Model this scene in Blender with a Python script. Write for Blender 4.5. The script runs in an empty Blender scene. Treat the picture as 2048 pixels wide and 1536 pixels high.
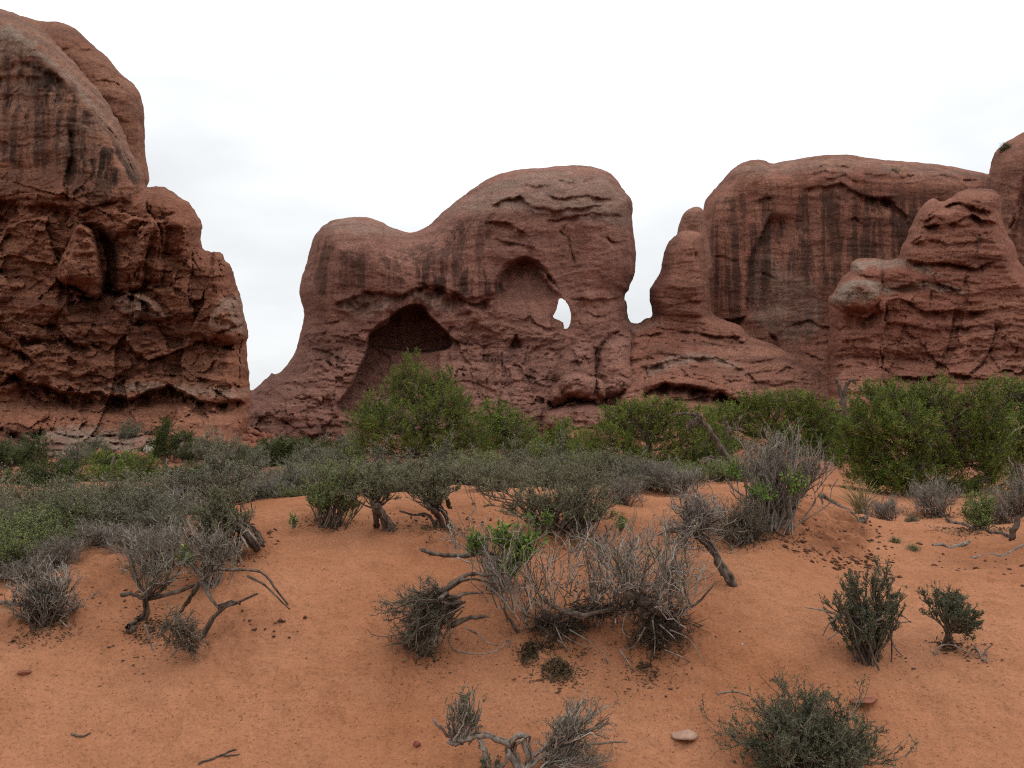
import bpy, math
import numpy as np

# ------------------------------------------------------------------ camera, sky, sun
SC = bpy.context.scene
COL = SC.collection
F_PX, CX, CY, HORIZON = 2010.0, 1024.0, 768.0, 900.0      # source photograph is 2048 x 1536
PITCH = math.atan((HORIZON - CY) / F_PX)
EYE = 1.6
cam_d = bpy.data.cameras.new("camera")
cam = bpy.data.objects.new("camera", cam_d)
COL.objects.link(cam)
cam.location = (0, 0, EYE)
cam.rotation_euler = (math.pi / 2 + PITCH, 0, 0)
cam_d.sensor_width = 36.0
cam_d.lens = 36.0 * F_PX / 2048.0
cam_d.clip_end = 20000
cam_d.clip_start = 0.05
SC.camera = cam

SUN_EL, SUN_AZ = math.radians(50), math.radians(70)
W = bpy.data.worlds.new("World")
SC.world = W
W.use_nodes = True
wn, wl = W.node_tree.nodes, W.node_tree.links
wn.clear()
w_out = wn.new("ShaderNodeOutputWorld")
w_bg = wn.new("ShaderNodeBackground")
w_sky = wn.new("ShaderNodeTexSky")
w_sky.sky_type = 'NISHITA'
w_sky.sun_disc = False
w_sky.sun_elevation = SUN_EL
w_sky.sun_rotation = SUN_AZ
w_tc = wn.new("ShaderNodeTexCoord")
w_map = wn.new("ShaderNodeMapping")
w_map.inputs["Scale"].default_value = (1.6, 1.6, 4.2)
w_n = wn.new("ShaderNodeTexNoise")
w_n.inputs["Scale"].default_value = 1.5
w_n.inputs["Detail"].default_value = 6
w_n.inputs["Roughness"].default_value = 0.5
w_r = wn.new("ShaderNodeValToRGB")
w_r.color_ramp.elements[0].position = 0.3
w_r.color_ramp.elements[0].color = (0.61, 0.623, 0.637, 1)
w_r.color_ramp.elements[1].position = 0.62
w_r.color_ramp.elements[1].color = (0.90, 0.915, 0.925, 1)
w_sc = wn.new("ShaderNodeVectorMath")
w_sc.operation = 'SCALE'
w_sc.inputs["Scale"].default_value = 10.6                 # bright cloud layer in front of the clear sky
w_mx = wn.new("ShaderNodeMix")
w_mx.data_type = 'RGBA'
w_mx.inputs["Factor"].default_value = 0.93
wl.new(w_tc.outputs["Generated"], w_map.inputs["Vector"])
wl.new(w_map.outputs["Vector"], w_n.inputs["Vector"])
wl.new(w_n.outputs["Fac"], w_r.inputs["Fac"])
wl.new(w_r.outputs["Color"], w_sc.inputs[0])
wl.new(w_sky.outputs["Color"], w_mx.inputs["A"])
wl.new(w_sc.outputs["Vector"], w_mx.inputs["B"])
w_sep = wn.new("ShaderNodeSeparateXYZ")                    # overcast sky: brighter towards the zenith
w_ma = wn.new("ShaderNodeMath")
w_ma.operation = 'MULTIPLY_ADD'
w_ma.inputs[1].default_value = 0.95
w_ma.inputs[2].default_value = 0.90
w_zs = wn.new("ShaderNodeVectorMath")
w_zs.operation = 'SCALE'
wl.new(w_tc.outputs["Generated"], w_sep.inputs[0])
wl.new(w_sep.outputs["Z"], w_ma.inputs[0])
wl.new(w_ma.outputs[0], w_zs.inputs["Scale"])
wl.new(w_mx.outputs["Result"], w_zs.inputs[0])
wl.new(w_zs.outputs["Vector"], w_bg.inputs["Color"])
w_bg.inputs["Strength"].default_value = 0.105
wl.new(w_bg.outputs["Background"], w_out.inputs["Surface"])

sun_d = bpy.data.lights.new("sun", 'SUN')
sun_d.energy = 0.8
sun_d.angle = math.radians(25)
sun_d.color = (1.0, 0.95, 0.88)
sun = bpy.data.objects.new("sun", sun_d)
COL.objects.link(sun)
sun.rotation_euler = (math.pi / 2 - SUN_EL, 0, -SUN_AZ + math.pi)
sun.location = (0, 0, 60)

SC.view_settings.view_transform = 'Standard'
SC.view_settings.look = 'None'
SC.view_settings.exposure = 0.0
SC.view_settings.gamma = 1.0
SC.render.engine = 'CYCLES'
SC.cycles.use_denoising = False
SC.cycles.pixel_filter_type = 'BLACKMAN_HARRIS'
SC.cycles.filter_width = 1.15
SC.cycles.max_bounces = 5
SC.cycles.diffuse_bounces = 3

# ------------------------------------------------------------------ small maths
rng = np.random.default_rng(7)
COSP, SINP = math.cos(PITCH), math.sin(PITCH)


def at(px, py, Y):
    """point at distance Y in front of the camera that shows at photo pixel px, py"""
    u = (np.asarray(px, float) - CX) / F_PX
    v = (CY - np.asarray(py, float)) / F_PX
    dy = COSP - v * SINP
    dz = SINP + v * COSP
    k = Y / dy
    return np.stack(np.broadcast_arrays(u * k, Y * np.ones_like(k), EYE + dz * k), -1)


_prm = np.random.default_rng(3).permutation(256).astype(np.int64)
PERM = np.concatenate([_prm, _prm])
_g = np.random.default_rng(5).normal(size=(256, 3))
GRAD = _g / np.linalg.norm(_g, axis=1, keepdims=True)


def perlin(p):
    p = np.asarray(p, float)
    i = np.floor(p).astype(np.int64)
    f = p - i
    i &= 255
    u = f * f * f * (f * (f * 6 - 15) + 10)
    out = 0
    for dx in (0, 1):
        wx = u[..., 0] if dx else 1 - u[..., 0]
        for dy in (0, 1):
            wy = u[..., 1] if dy else 1 - u[..., 1]
            for dz in (0, 1):
                wz = u[..., 2] if dz else 1 - u[..., 2]
                h = PERM[PERM[PERM[(i[..., 0] + dx) & 255] + ((i[..., 1] + dy) & 255)] + ((i[..., 2] + dz) & 255)]
                g = GRAD[h]
                out = out + wx * wy * wz * (g[..., 0] * (f[..., 0] - dx) + g[..., 1] * (f[..., 1] - dy) + g[..., 2] * (f[..., 2] - dz))
    return out * 1.5


def fbm(p, octv=4, gain=0.5):
    a, s, o = 1.0, 1.0, 0
    for k in range(octv):
        o = o + a * perlin(np.asarray(p) * s + 17.3 * k)
        a *= gain
        s *= 2.03
    return o


def worley(p):
    """F1, F2 and a random value of the nearest cell"""
    p = np.asarray(p, float)
    i = np.floor(p).astype(np.int64)
    f1 = np.full(p.shape[:-1], 9.0)
    f2 = f1.copy()
    cid = np.zeros(p.shape[:-1])
    for dx in (-1, 0, 1):
        for dy in (-1, 0, 1):
            for dz in (-1, 0, 1):
                c = i + np.array([dx, dy, dz])
                h = PERM[PERM[PERM[c[..., 0] & 255] + (c[..., 1] & 255)] + (c[..., 2] & 255)]
                off = GRAD[h] * 0.42 + 0.5
                d = np.linalg.norm(c + off - p, axis=-1)
                m = d < f1
                f2 = np.where(m, f1, np.minimum(f2, d))
                cid = np.where(m, h / 255.0, cid)
                f1 = np.where(m, d, f1)
    return f1, f2, cid


def facets(p, tilt=1.0):
    """broken rock: every cell is a tilted plane; returns relief in units of the cell size"""
    p = np.asarray(p, float)
    i = np.floor(p).astype(np.int64)
    f1 = np.full(p.shape[:-1], 9.0)
    out = np.zeros(p.shape[:-1])
    for dx in (-1, 0, 1):
        for dy in (-1, 0, 1):
            for dz in (-1, 0, 1):
                c = i + np.array([dx, dy, dz])
                h = PERM[PERM[PERM[c[..., 0] & 255] + (c[..., 1] & 255)] + (c[..., 2] & 255)]
                q = p - (c + GRAD[h] * 0.42 + 0.5)
                d = np.linalg.norm(q, axis=-1)
                g = GRAD[(h * 7 + 13) & 255]
                v = (h / 255.0 - 0.5) * 0.9 + tilt * (q[..., 0] * g[..., 0] + q[..., 1] * g[..., 1])
                m = d < f1
                out = np.where(m, v, out)
                f1 = np.where(m, d, f1)
    return out


def sstep(a, b, x):
    t = np.clip((x - a) / (b - a), 0, 1)
    return t * t * (3 - 2 * t)


def seg_dist(U, V, pts, closed=False):
    """distance to a polyline; also the parameter 0..1 along it"""
    pts = np.asarray(pts, float)
    n = len(pts)
    best = np.full(U.shape, 1e9)
    par = np.zeros(U.shape)
    last = n if closed else n - 1
    for k in range(last):
        a, b = pts[k], pts[(k + 1) % n]
        e = b - a
        t = np.clip(((U - a[0]) * e[0] + (V - a[1]) * e[1]) / max(e @ e, 1e-9), 0, 1)
        d = np.hypot(U - a[0] - t * e[0], V - a[1] - t * e[1])
        m = d < best
        best = np.where(m, d, best)
        par = np.where(m, (k + t) / last, par)
    return best, par


def poly_sdf(U, V, pts):
    """positive inside"""
    pts = np.asarray(pts, float)
    ins = np.zeros(U.shape, bool)
    n = len(pts)
    for k in range(n):
        a, b = pts[k], pts[(k + 1) % n]
        if a[1] == b[1]:
            continue
        c = ((a[1] > V) != (b[1] > V)) & (U < (b[0] - a[0]) * (V - a[1]) / (b[1] - a[1]) + a[0])
        ins ^= c
    d, _ = seg_dist(U, V, pts, True)
    return np.where(ins, d, -d)


def smooth_line(pts, n=3, closed=True):
    """Catmull-Rom resampling so that traced outlines turn softly"""
    p = np.asarray(pts, float)
    m = len(p)
    out = []
    for k in range(m if closed else m - 1):
        if closed:
            a, b, c, d = p[(k - 1) % m], p[k], p[(k + 1) % m], p[(k + 2) % m]
        else:
            a, b, c, d = p[max(k - 1, 0)], p[k], p[k + 1], p[min(k + 2, m - 1)]
        for t in np.arange(n) / n:
            out.append(0.5 * ((2 * b) + (c - a) * t + (2 * a - 5 * b + 4 * c - d) * t * t + (3 * b - a - 3 * c + d) * t ** 3))
    if not closed:
        out.append(p[-1])
    return np.array(out)


# ------------------------------------------------------------------ mesh and object helpers
def make_mesh(name, verts, faces, mat, smooth=False, attrs=None):
    verts = np.asarray(verts, np.float32)
    me = bpy.data.meshes.new(name)
    fl = faces if isinstance(faces, list) else [faces]
    me.vertices.add(len(verts))
    me.vertices.foreach_set("co", verts.ravel())
    tot = sum(f.shape[0] for f in fl)
    loops = np.concatenate([f.ravel() for f in fl]).astype(np.int32)
    sizes = np.concatenate([np.full(f.shape[0], f.shape[1]) for f in fl])
    starts = np.concatenate([[0], np.cumsum(sizes)[:-1]]).astype(np.int32)
    me.loops.add(len(loops))
    me.loops.foreach_set("vertex_index", loops)
    me.polygons.add(tot)
    me.polygons.foreach_set("loop_start", starts)
    if smooth:
        me.polygons.foreach_set("use_smooth", np.ones(tot, bool))
    for k, a in (attrs or {}).items():
        at_ = me.attributes.new(k, 'FLOAT', 'POINT')
        at_.data.foreach_set("value", np.asarray(a, np.float32))
    me.update(calc_edges=True)
    me.materials.append(mat)
    return me


def tag(o, label=None, cat=None, group=None, kind=None):
    if label: o["label"] = label
    if cat: o["category"] = cat
    if group: o["group"] = group
    if kind: o["kind"] = kind
    return o


def link(name, me, loc=(0, 0, 0), parent=None):
    o = bpy.data.objects.new(name, me)
    COL.objects.link(o)
    o.location = tuple(float(c) for c in loc)
    if parent is not None:
        o.parent = parent
    return o


def copy_tree(o, parent=None):
    c = o.copy()
    COL.objects.link(c)
    if parent is not None:
        c.parent = parent
    for ch in [x for x in COL.objects if x.parent is o]:
        copy_tree(ch, c)
    return c


# ------------------------------------------------------------------ materials
class Mat:
    def __init__(self, name, rough=0.9, spec=0.15):
        self.m = bpy.data.materials.new(name)
        self.m.use_nodes = True
        self.nt = self.m.node_tree
        self.bsdf = self.nt.nodes["Principled BSDF"]
        self.bsdf.inputs["Roughness"].default_value = rough
        self.bsdf.inputs["Specular IOR Level"].default_value = spec
        self.tc = self.nt.nodes.new("ShaderNodeTexCoord")

    def lk(self, a, b):
        self.nt.links.new(a, b)

    def noise(self, scale, vec=(1, 1, 1), detail=5, rough=0.55, dist=0.0, coord="Object"):
        mp = self.nt.nodes.new("ShaderNodeMapping")
        mp.inputs["Scale"].default_value = vec
        n = self.nt.nodes.new("ShaderNodeTexNoise")
        n.inputs["Scale"].default_value = scale
        n.inputs["Detail"].default_value = detail
        n.inputs["Roughness"].default_value = rough
        n.inputs["Distortion"].default_value = dist
        self.lk(self.tc.outputs[coord], mp.inputs["Vector"])
        self.lk(mp.outputs["Vector"], n.inputs["Vector"])
        return n.outputs["Fac"]

    def ramp(self, fac, stops):
        r = self.nt.nodes.new("ShaderNodeValToRGB")
        els = r.color_ramp.elements
        while len(els) < len(stops):
            els.new(0.5)
        for e, (p, c) in zip(els, stops):
            e.position = p
            e.color = (c, c, c, 1) if np.isscalar(c) else (*c, 1)
        self.lk(fac, r.inputs["Fac"])
        return r.outputs["Color"]

    def mix(self, fac, a, b, mode='MIX'):
        n = self.nt.nodes.new("ShaderNodeMix")
        n.data_type = 'RGBA'
        n.blend_type = mode
        for s, v in (("Factor", fac), ("A", a), ("B", b)):
            if hasattr(v, "links"):
                self.lk(v, n.inputs[s])
            elif np.isscalar(v):
                n.inputs[s].default_value = v
            else:
                n.inputs[s].default_value = (*v, 1)
        return n.outputs["Result"]

    def math(self, op, a, b=0.0):
        n = self.nt.nodes.new("ShaderNodeMath")
        n.operation = op
        for k, v in enumerate((a, b)):
            if hasattr(v, "links"):
                self.lk(v, n.inputs[k])
            else:
                n.inputs[k].default_value = v
        return n.outputs[0]

    def attr(self, name):
        n = self.nt.nodes.new("ShaderNodeAttribute")
        n.attribute_name = name
        return n.outputs["Fac"]

    def bump(self, h, dist, strength=1.0, prev=None):
        n = self.nt.nodes.new("ShaderNodeBump")
        n.inputs["Distance"].default_value = dist
        n.inputs["Strength"].default_value = strength
        self.lk(h, n.inputs["Height"])
        if prev is not None:
            self.lk(prev, n.inputs["Normal"])
        self.lk(n.outputs["Normal"], self.bsdf.inputs["Normal"])
        return n.outputs["Normal"]

    def color(self, c):
        self.lk(c, self.bsdf.inputs["Base Color"])
        return self.m


def rock_material(name, base, warm, dark):
    M = Mat(name, 0.95, 0.08)
    big = M.noise(0.055, detail=6, rough=0.6, dist=0.4)
    c = M.mix(M.ramp(big, [(0.38, 0.0), (0.62, 1.0)]), base, warm)
    strata = M.noise(1.0, (0.05, 0.05, 0.75), detail=7, rough=0.65)
    c = M.mix(M.ramp(strata, [(0.35, 0.75), (0.5, 0.0), (1, 0)]), c, dark)
    c = M.mix(M.ramp(strata, [(0.0, 0), (0.52, 0.0), (0.7, 0.5)]), c, tuple(min(1, x * 1.35) for x in warm))
    pale_n = M.noise(0.5, (0.6, 0.6, 1.3), detail=8, rough=0.7)
    pf = M.math('MULTIPLY', M.attr("pale"), M.ramp(pale_n, [(0.32, 0.05), (0.52, 1.0)]))
    c = M.mix(pf, c, (0.36, 0.265, 0.205))
    st = M.noise(1.0, (0.50, 0.50, 0.030), detail=9, rough=0.68, dist=0.12)
    st2 = M.noise(0.16, detail=5, rough=0.6)
    vf = M.math('MULTIPLY', M.ramp(st, [(0.45, 0.0), (0.52, 1.0)]), M.ramp(st2, [(0.3, 0.55), (0.55, 1.0)]))
    vf = M.math('MULTIPLY', vf, M.attr("varnish"))
    c = M.mix(vf, c, (0.062, 0.037, 0.028))
    st3 = M.noise(1.0, (0.8, 0.8, 0.05), detail=4, rough=0.6)
    lf = M.math('MULTIPLY', M.ramp(st3, [(0.55, 0.0), (0.68, 0.6)]), M.attr("varnish"))
    c = M.mix(lf, c, tuple(min(1, x * 1.35) for x in warm))
    fine = M.noise(2.6, (1, 1, 1.4), detail=10, rough=0.8)
    c = M.mix(0.85, c, M.ramp(fine, [(0.30, 0.35), (0.5, 0.95), (0.70, 1.65)]), 'MULTIPLY')
    b1 = M.bump(M.noise(0.9, (1, 1, 1.8), detail=12, rough=0.70), 1.0, 0.7)
    M.bump(M.noise(4.0, (1, 1, 1.5), detail=8, rough=0.75), 0.22, 0.9, b1)
    return M.color(c)


ROCK_LEFT = rock_material("sandstone_brown", (0.265, 0.100, 0.058), (0.345, 0.150, 0.090), (0.150, 0.056, 0.037))
ROCK_MID = rock_material("sandstone_mauve", (0.285, 0.122, 0.090), (0.350, 0.164, 0.118), (0.175, 0.072, 0.055))
ROCK_RIGHT = rock_material("sandstone_red", (0.285, 0.105, 0.067), (0.350, 0.152, 0.100), (0.170, 0.062, 0.044))


def sand_material():
    M = Mat("red_sand", 1.0, 0.02)
    n1 = M.noise(0.55, detail=6, rough=0.6)
    c = M.mix(M.ramp(n1, [(0.35, 0.0), (0.65, 1.0)]), (0.305, 0.121, 0.058), (0.400, 0.181, 0.098))
    n2 = M.noise(9, detail=8, rough=0.7)
    c = M.mix(0.55, c, M.ramp(n2, [(0.3, 0.75), (0.5, 1.0), (0.7, 1.18)]), 'MULTIPLY')
    n3 = M.noise(55, detail=3, rough=0.8)
    c = M.mix(0.7, c, M.ramp(n3, [(0.34, 0.42), (0.44, 0.97), (0.60, 1.03), (0.70, 1.4)]), 'MULTIPLY')
    far = M.mix(M.ramp(M.noise(0.25, detail=8, rough=0.7), [(0.35, 0.0), (0.62, 1.0)]), (0.180, 0.068, 0.042), (0.26, 0.115, 0.072))
    c = M.mix(M.attr("far"), c, far)
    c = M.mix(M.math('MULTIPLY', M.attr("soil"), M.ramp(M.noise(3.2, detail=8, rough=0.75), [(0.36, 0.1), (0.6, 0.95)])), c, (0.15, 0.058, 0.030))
    b = M.bump(M.noise(5, (1, 1.4, 1), detail=8, rough=0.62), 0.05, 0.7)
    b = M.bump(M.noise(28, detail=5, rough=0.7), 0.012, 0.8, b)
    M.bump(M.noise(150, detail=3, rough=0.7), 0.004, 0.6, b)
    return M.color(c)


SAND = sand_material()


def leaf_material(name, c1, c2, rough=0.75):
    M = Mat(name, rough, 0.2)
    c = M.mix(M.attr("tint"), c1, c2)
    c = M.mix(0.5, c, M.ramp(M.noise(3.0, detail=3), [(0.3, 0.7), (0.7, 1.25)]), 'MULTIPLY')
    return M.color(c)


def bark_material(name, c1, c2):
    M = Mat(name, 0.95, 0.08)
    n = M.noise(30, (1, 1, 0.25), detail=6, rough=0.7)
    c = M.mix(M.ramp(n, [(0.35, 0.0), (0.65, 1.0)]), c1, c2)
    M.bump(n, 0.006, 0.8)
    return M.color(c)


def twig_material(name, c1, c2):
    M = Mat(name, 0.9, 0.1)
    return M.color(M.mix(M.attr("tint"), c1, c2))


L_JUN = leaf_material("juniper_green", (0.070, 0.104, 0.017), (0.225, 0.270, 0.052))
L_JUND = leaf_material("juniper_dark_green", (0.040, 0.060, 0.016), (0.110, 0.140, 0.036))
L_SAGE = leaf_material("sage_grey_green", (0.130, 0.134, 0.064), (0.290, 0.285, 0.160))
L_SAGED = leaf_material("sage_dark_green", (0.062, 0.076, 0.040), (0.155, 0.172, 0.095))
L_BLUE = leaf_material("sage_blue_grey", (0.140, 0.143, 0.088), (0.300, 0.296, 0.195))
L_GREEN = leaf_material("ash_leaf_green", (0.090, 0.160, 0.028), (0.190, 0.280, 0.060))
L_YEL = leaf_material("rabbitbrush_green", (0.140, 0.190, 0.050), (0.270, 0.320, 0.095))
L_DRY = leaf_material("juniper_dry_brown", (0.10, 0.060, 0.028), (0.22, 0.14, 0.07))
L_STRAW = leaf_material("dry_grass_straw", (0.24, 0.19, 0.09), (0.36, 0.29, 0.15))
T_GREY = twig_material("dead_twig_grey", (0.110, 0.090, 0.072), (0.460, 0.400, 0.340))
T_BROWN = twig_material("twig_brown", (0.060, 0.044, 0.034), (0.145, 0.108, 0.085))
T_OLIVE = twig_material("twig_olive_grey", (0.075, 0.060, 0.044), (0.260, 0.220, 0.165))
BARK_D = bark_material("bark_dark", (0.042, 0.031, 0.024), (0.185, 0.142, 0.110))
BARK_G = bark_material("bark_grey", (0.095, 0.076, 0.062), (0.330, 0.275, 0.230))


def plain_stone(name, c1, c2, s=14):
    M = Mat(name, 0.9, 0.1)
    n = M.noise(s, detail=8, rough=0.7)
    M.bump(n, 0.01, 0.9)
    return M.color(M.mix(M.ramp(n, [(0.35, 0.0), (0.65, 1.0)]), c1, c2))


STONE_PALE = plain_stone("stone_pale_pink", (0.30, 0.17, 0.12), (0.47, 0.31, 0.23))
STONE_RED = plain_stone("stone_red", (0.16, 0.06, 0.04), (0.28, 0.11, 0.07))
STONE_WHITE = plain_stone("stone_whitish", (0.36, 0.28, 0.22), (0.5, 0.42, 0.35))
CRUST = plain_stone("dark_soil_crust", (0.050, 0.026, 0.018), (0.155, 0.066, 0.038), 30)
LITTER = plain_stone("dry_litter", (0.055, 0.038, 0.026), (0.19, 0.125, 0.08), 60)

# ------------------------------------------------------------------ ground
COLS = {  # photo column: (row, distance)
    -300: [(1560, 5), (1330, 6), (1190, 7.5), (1100, 9.5), (1050, 12), (1010, 16)],
    0: [(1548, 5), (1340, 6), (1225, 7.1), (1130, 8.6), (1070, 10.5), (1030, 14), (1000, 18)],
    150: [(1548, 5), (1350, 6), (1235, 6.9), (1130, 8.3), (1075, 9.8), (1040, 13)],
    300: [(1545, 5), (1370, 5.9), (1250, 6.8), (1130, 8.0), (1060, 9.5), (1035, 11), (1030, 14), (1000, 18)],
    550: [(1545, 5), (1350, 6), (1200, 7.2), (1080, 8.6), (1012, 10.0), (1001, 11.0), (1010, 13), (985, 20)],
    830: [(1550, 5), (1330, 6.1), (1170, 7.5), (1062, 9), (1000, 10.4), (985, 11.6), (985, 14), (958, 20)],
    1100: [(1550, 5), (1360, 6), (1210, 7.2), (1080, 8.7), (1000, 10.3), (980, 11.6), (982, 14), (955, 20)],
    1375: [(1550, 5), (1400, 5.8), (1270, 6.6), (1165, 7.8), (1055, 9.6), (990, 11.5), (968, 13), (960, 16), (945, 22)],
    1560: [(1550, 5), (1400, 5.8), (1280, 6.5), (1150, 7.9), (1078, 9.2), (1012, 10.3), (980, 11.2), (968, 14)],
    1735: [(1550, 5), (1420, 5.7), (1310, 6.5), (1190, 8), (1115, 9.3), (1060, 10.8), (1012, 13), (985, 16), (955, 22)],
    1900: [(1550, 5), (1300, 6.7), (1160, 8.6), (1070, 11), (1020, 14), (985, 18)],
    2048: [(1550, 5), (1300, 6.7), (1155, 8.4), (1075, 10), (1025, 13), (985, 18)],
    2350: [(1550, 5), (1290, 6.7), (1130, 8.4), (1050, 10), (1000, 13), (970, 18)],
}
def bank(Y):
    """distances first read for a gentle slope, pulled in so that the dune stands up as a real bank"""
    return np.interp(Y, [0, 5, 6, 7, 9, 10.5, 12, 14, 17, 20, 10000], [0, 5, 5.5, 5.95, 7.0, 7.9, 9.2, 11.5, 15.5, 20, 10000])


ctl = []
for cx_, rows in COLS.items():
    ctl.append((cx_, 900 + F_PX * 1.6 / 3.0, 3.0))
    ctl.append((cx_, 900 + F_PX * 1.6 / 1.5, 1.5))
    for r_, y_ in rows:
        ctl.append((cx_, r_, float(bank(y_))))
for cx_, far in {
    -500: [(955, 30), (935, 50), (925, 75), (890, 95), (870, 120), (890, 200)],
    0: [(955, 30), (938, 50), (925, 75), (890, 95), (870, 120), (890, 200)],
    300: [(955, 30), (935, 50), (915, 75), (870, 95), (850, 120), (890, 200)],
    450: [(955, 30), (930, 50), (905, 75), (850, 97), (845, 120), (890, 200)],
    600: [(950, 30), (928, 50), (912, 80), (900, 110), (888, 140), (892, 200)],
    1000: [(945, 30), (925, 50), (912, 80), (890, 110), (868, 140), (890, 200)],
    1300: [(940, 30), (920, 50), (900, 80), (865, 110), (845, 140), (885, 200)],
    1600: [(940, 30), (915, 50), (880, 80), (845, 110), (815, 140), (880, 200)],
    2000: [(940, 30), (915, 50), (885, 80), (850, 110), (830, 140), (885, 200)],
    2500: [(940, 30), (915, 50), (895, 80), (860, 110), (850, 140), (885, 200)],
}.items():
    for r_, y_ in far:
        ctl.append((cx_, r_, y_))
    ctl.append((cx_, 897, 700.0))
    ctl.append((cx_, 899, 4000.0))
ctl = np.array(ctl, float)


def _val(py, Y):  # row offset below the horizon, compressed so that near rows do not dominate
    return (py - 900.0) * np.sqrt(Y)


CP = np.stack([ctl[:, 0] / 420.0, np.log(ctl[:, 2]) * 2.4], 1)
CV = _val(ctl[:, 1], ctl[:, 2])


def _phi(r):
    return r


_K = _phi(np.linalg.norm(CP[:, None] - CP[None], axis=2)) - 0.01 * np.eye(len(CP))
_P = np.concatenate([np.ones((len(CP), 1)), CP], 1)
_A = np.block([[_K, _P], [_P.T, np.zeros((3, 3))]])
_W = np.linalg.solve(_A, np.concatenate([CV, np.zeros(3)]))
TPX = np.linspace(-560, 2560, 330)
TLY = np.linspace(math.log(1.5), math.log(4000), 420)
_gx, _gy = np.meshgrid(TPX, TLY, indexing='ij')
_q = np.stack([_gx.ravel() / 420.0, _gy.ravel() * 2.4], 1)
TAB = np.empty(len(_q))
for k in range(0, len(_q), 20000):
    d = _phi(np.linalg.norm(_q[k:k + 20000, None] - CP[None], axis=2))
    TAB[k:k + 20000] = d @ _W[:-3] + _W[-3] + _q[k:k + 20000] @ _W[-2:]
TAB = TAB.reshape(_gx.shape)


def _blur(a, n):
    for _ in range(n):
        a = np.pad(a, 1, mode='edge')
        a = (a[:-2, 1:-1] + a[2:, 1:-1] + a[1:-1, :-2] + a[1:-1, 2:] + 2 * a[1:-1, 1:-1]) / 6
    return a


TAB = _blur(TAB, 8)


def ground_raw(x, y):
    x = np.asarray(x, float)
    y = np.asarray(y, float)
    r = np.maximum(np.hypot(x, y), 1e-3)
    th = np.arctan2(x, y)
    lim = math.radians(37)
    tc = np.clip(th, -lim, lim)
    Y = np.clip(r * np.cos(tc), 1.51, 3990)
    px = np.clip(CX + F_PX * np.tan(tc), TPX[0], TPX[-1] - 1e-3)
    fx = (px - TPX[0]) / (TPX[1] - TPX[0])
    fy = np.clip((np.log(Y) - TLY[0]) / (TLY[1] - TLY[0]), 0, len(TLY) - 1.001)
    i = np.clip(fx.astype(int), 0, len(TPX) - 2)
    j = np.clip(fy.astype(int), 0, len(TLY) - 2)
    a, b = fx - i, fy - j
    v = (TAB[i, j] * (1 - a) + TAB[i + 1, j] * a) * (1 - b) + (TAB[i, j + 1] * (1 - a) + TAB[i + 1, j + 1] * a) * b
    z = at(px, 900 + v / np.sqrt(Y), Y)[..., 2]
    side = sstep(math.radians(45), math.radians(120), np.abs(th))
    z = z * (1 - side) + side * np.clip(0.02 * r, 0, 2)
    return np.where(r < 1.6, 0.0, z)


def ground_z(x, y, fine=True):
    x = np.asarray(x, float)
    y = np.asarray(y, float)
    z = ground_raw(x, y)
    r = np.hypot(x, y)
    p = np.stack(np.broadcast_arrays(x, y, 0 * x + 3.3), -1)
    k = np.clip(r / 6, 0.3, 4)
    z = z + 0.06 * perlin(p / 1.1) * k * 0.7 + 0.03 * perlin(p / 0.5 + 5) * np.minimum(k, 1.5)
    if fine:
        near = 1 - sstep(12, 22, r)
        z = z + near * (0.014 * perlin(p * np.array([3.3, 5, 1]) + 61) + 0.011 * perlin(p * np.array([7, 10, 1]) + 11) + 0.007 * perlin(p * 17 + 3) + 0.004 * perlin(p * 38 + 3))
        dim = np.clip(perlin(p * 4.3 + 40) - 0.33, 0, 1)
        z = z - near * 0.07 * dim
    z = z + sstep(40, 90, r) * 0.8 * fbm(p / 12, 3)
    return z


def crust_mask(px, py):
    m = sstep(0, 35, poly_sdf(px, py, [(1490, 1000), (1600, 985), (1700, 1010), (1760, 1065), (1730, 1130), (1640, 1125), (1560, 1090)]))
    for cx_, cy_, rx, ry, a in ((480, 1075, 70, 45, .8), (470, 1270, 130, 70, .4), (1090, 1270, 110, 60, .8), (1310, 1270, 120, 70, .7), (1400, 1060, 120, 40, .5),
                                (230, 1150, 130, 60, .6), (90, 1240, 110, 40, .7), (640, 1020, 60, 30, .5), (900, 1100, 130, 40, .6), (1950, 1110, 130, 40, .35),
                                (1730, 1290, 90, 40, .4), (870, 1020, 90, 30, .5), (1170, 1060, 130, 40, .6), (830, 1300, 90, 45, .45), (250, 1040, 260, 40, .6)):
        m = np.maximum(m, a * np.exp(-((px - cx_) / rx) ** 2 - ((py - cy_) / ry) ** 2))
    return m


th_f = np.radians(np.linspace(-33, 33, 960))
th_b = np.radians(np.linspace(33, 327, 120))[1:-1]
TH = np.concatenate([th_f, th_b])
RR = np.concatenate([np.geomspace(0.3, 4.2, 24)[:-1], np.geomspace(4.2, 20, 560)[:-1], np.geomspace(20, 220, 170)[:-1], np.geomspace(220, 6000, 40)])
tt, rr = np.meshgrid(TH, RR, indexing='ij')
gx, gy = rr * np.sin(tt), rr * np.cos(tt)
gz = ground_z(gx, gy)
fr = gy > 2
gpx = np.where(fr, CX + F_PX * gx / np.maximum(gy, 2), -9999)
gpy = np.where(fr, CY + F_PX * np.tan(np.arctan2(EYE - gz, np.maximum(gy, 2)) + PITCH), -9999)
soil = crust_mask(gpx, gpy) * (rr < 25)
rough_soil = soil * (0.05 * np.abs(perlin(np.stack([gx * 3.1, gy * 3.1, gx * 0 + 1], -1))) + 0.03 * perlin(np.stack([gx * 9, gy * 9, gx * 0 + 2], -1)))
st_ = fbm(np.stack([gx * 1.3, gy * 1.9, gx * 0 + 7], -1), 4, 0.55) * 5          # crust broken into small scarps
fr_ = st_ - np.floor(st_)
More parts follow.
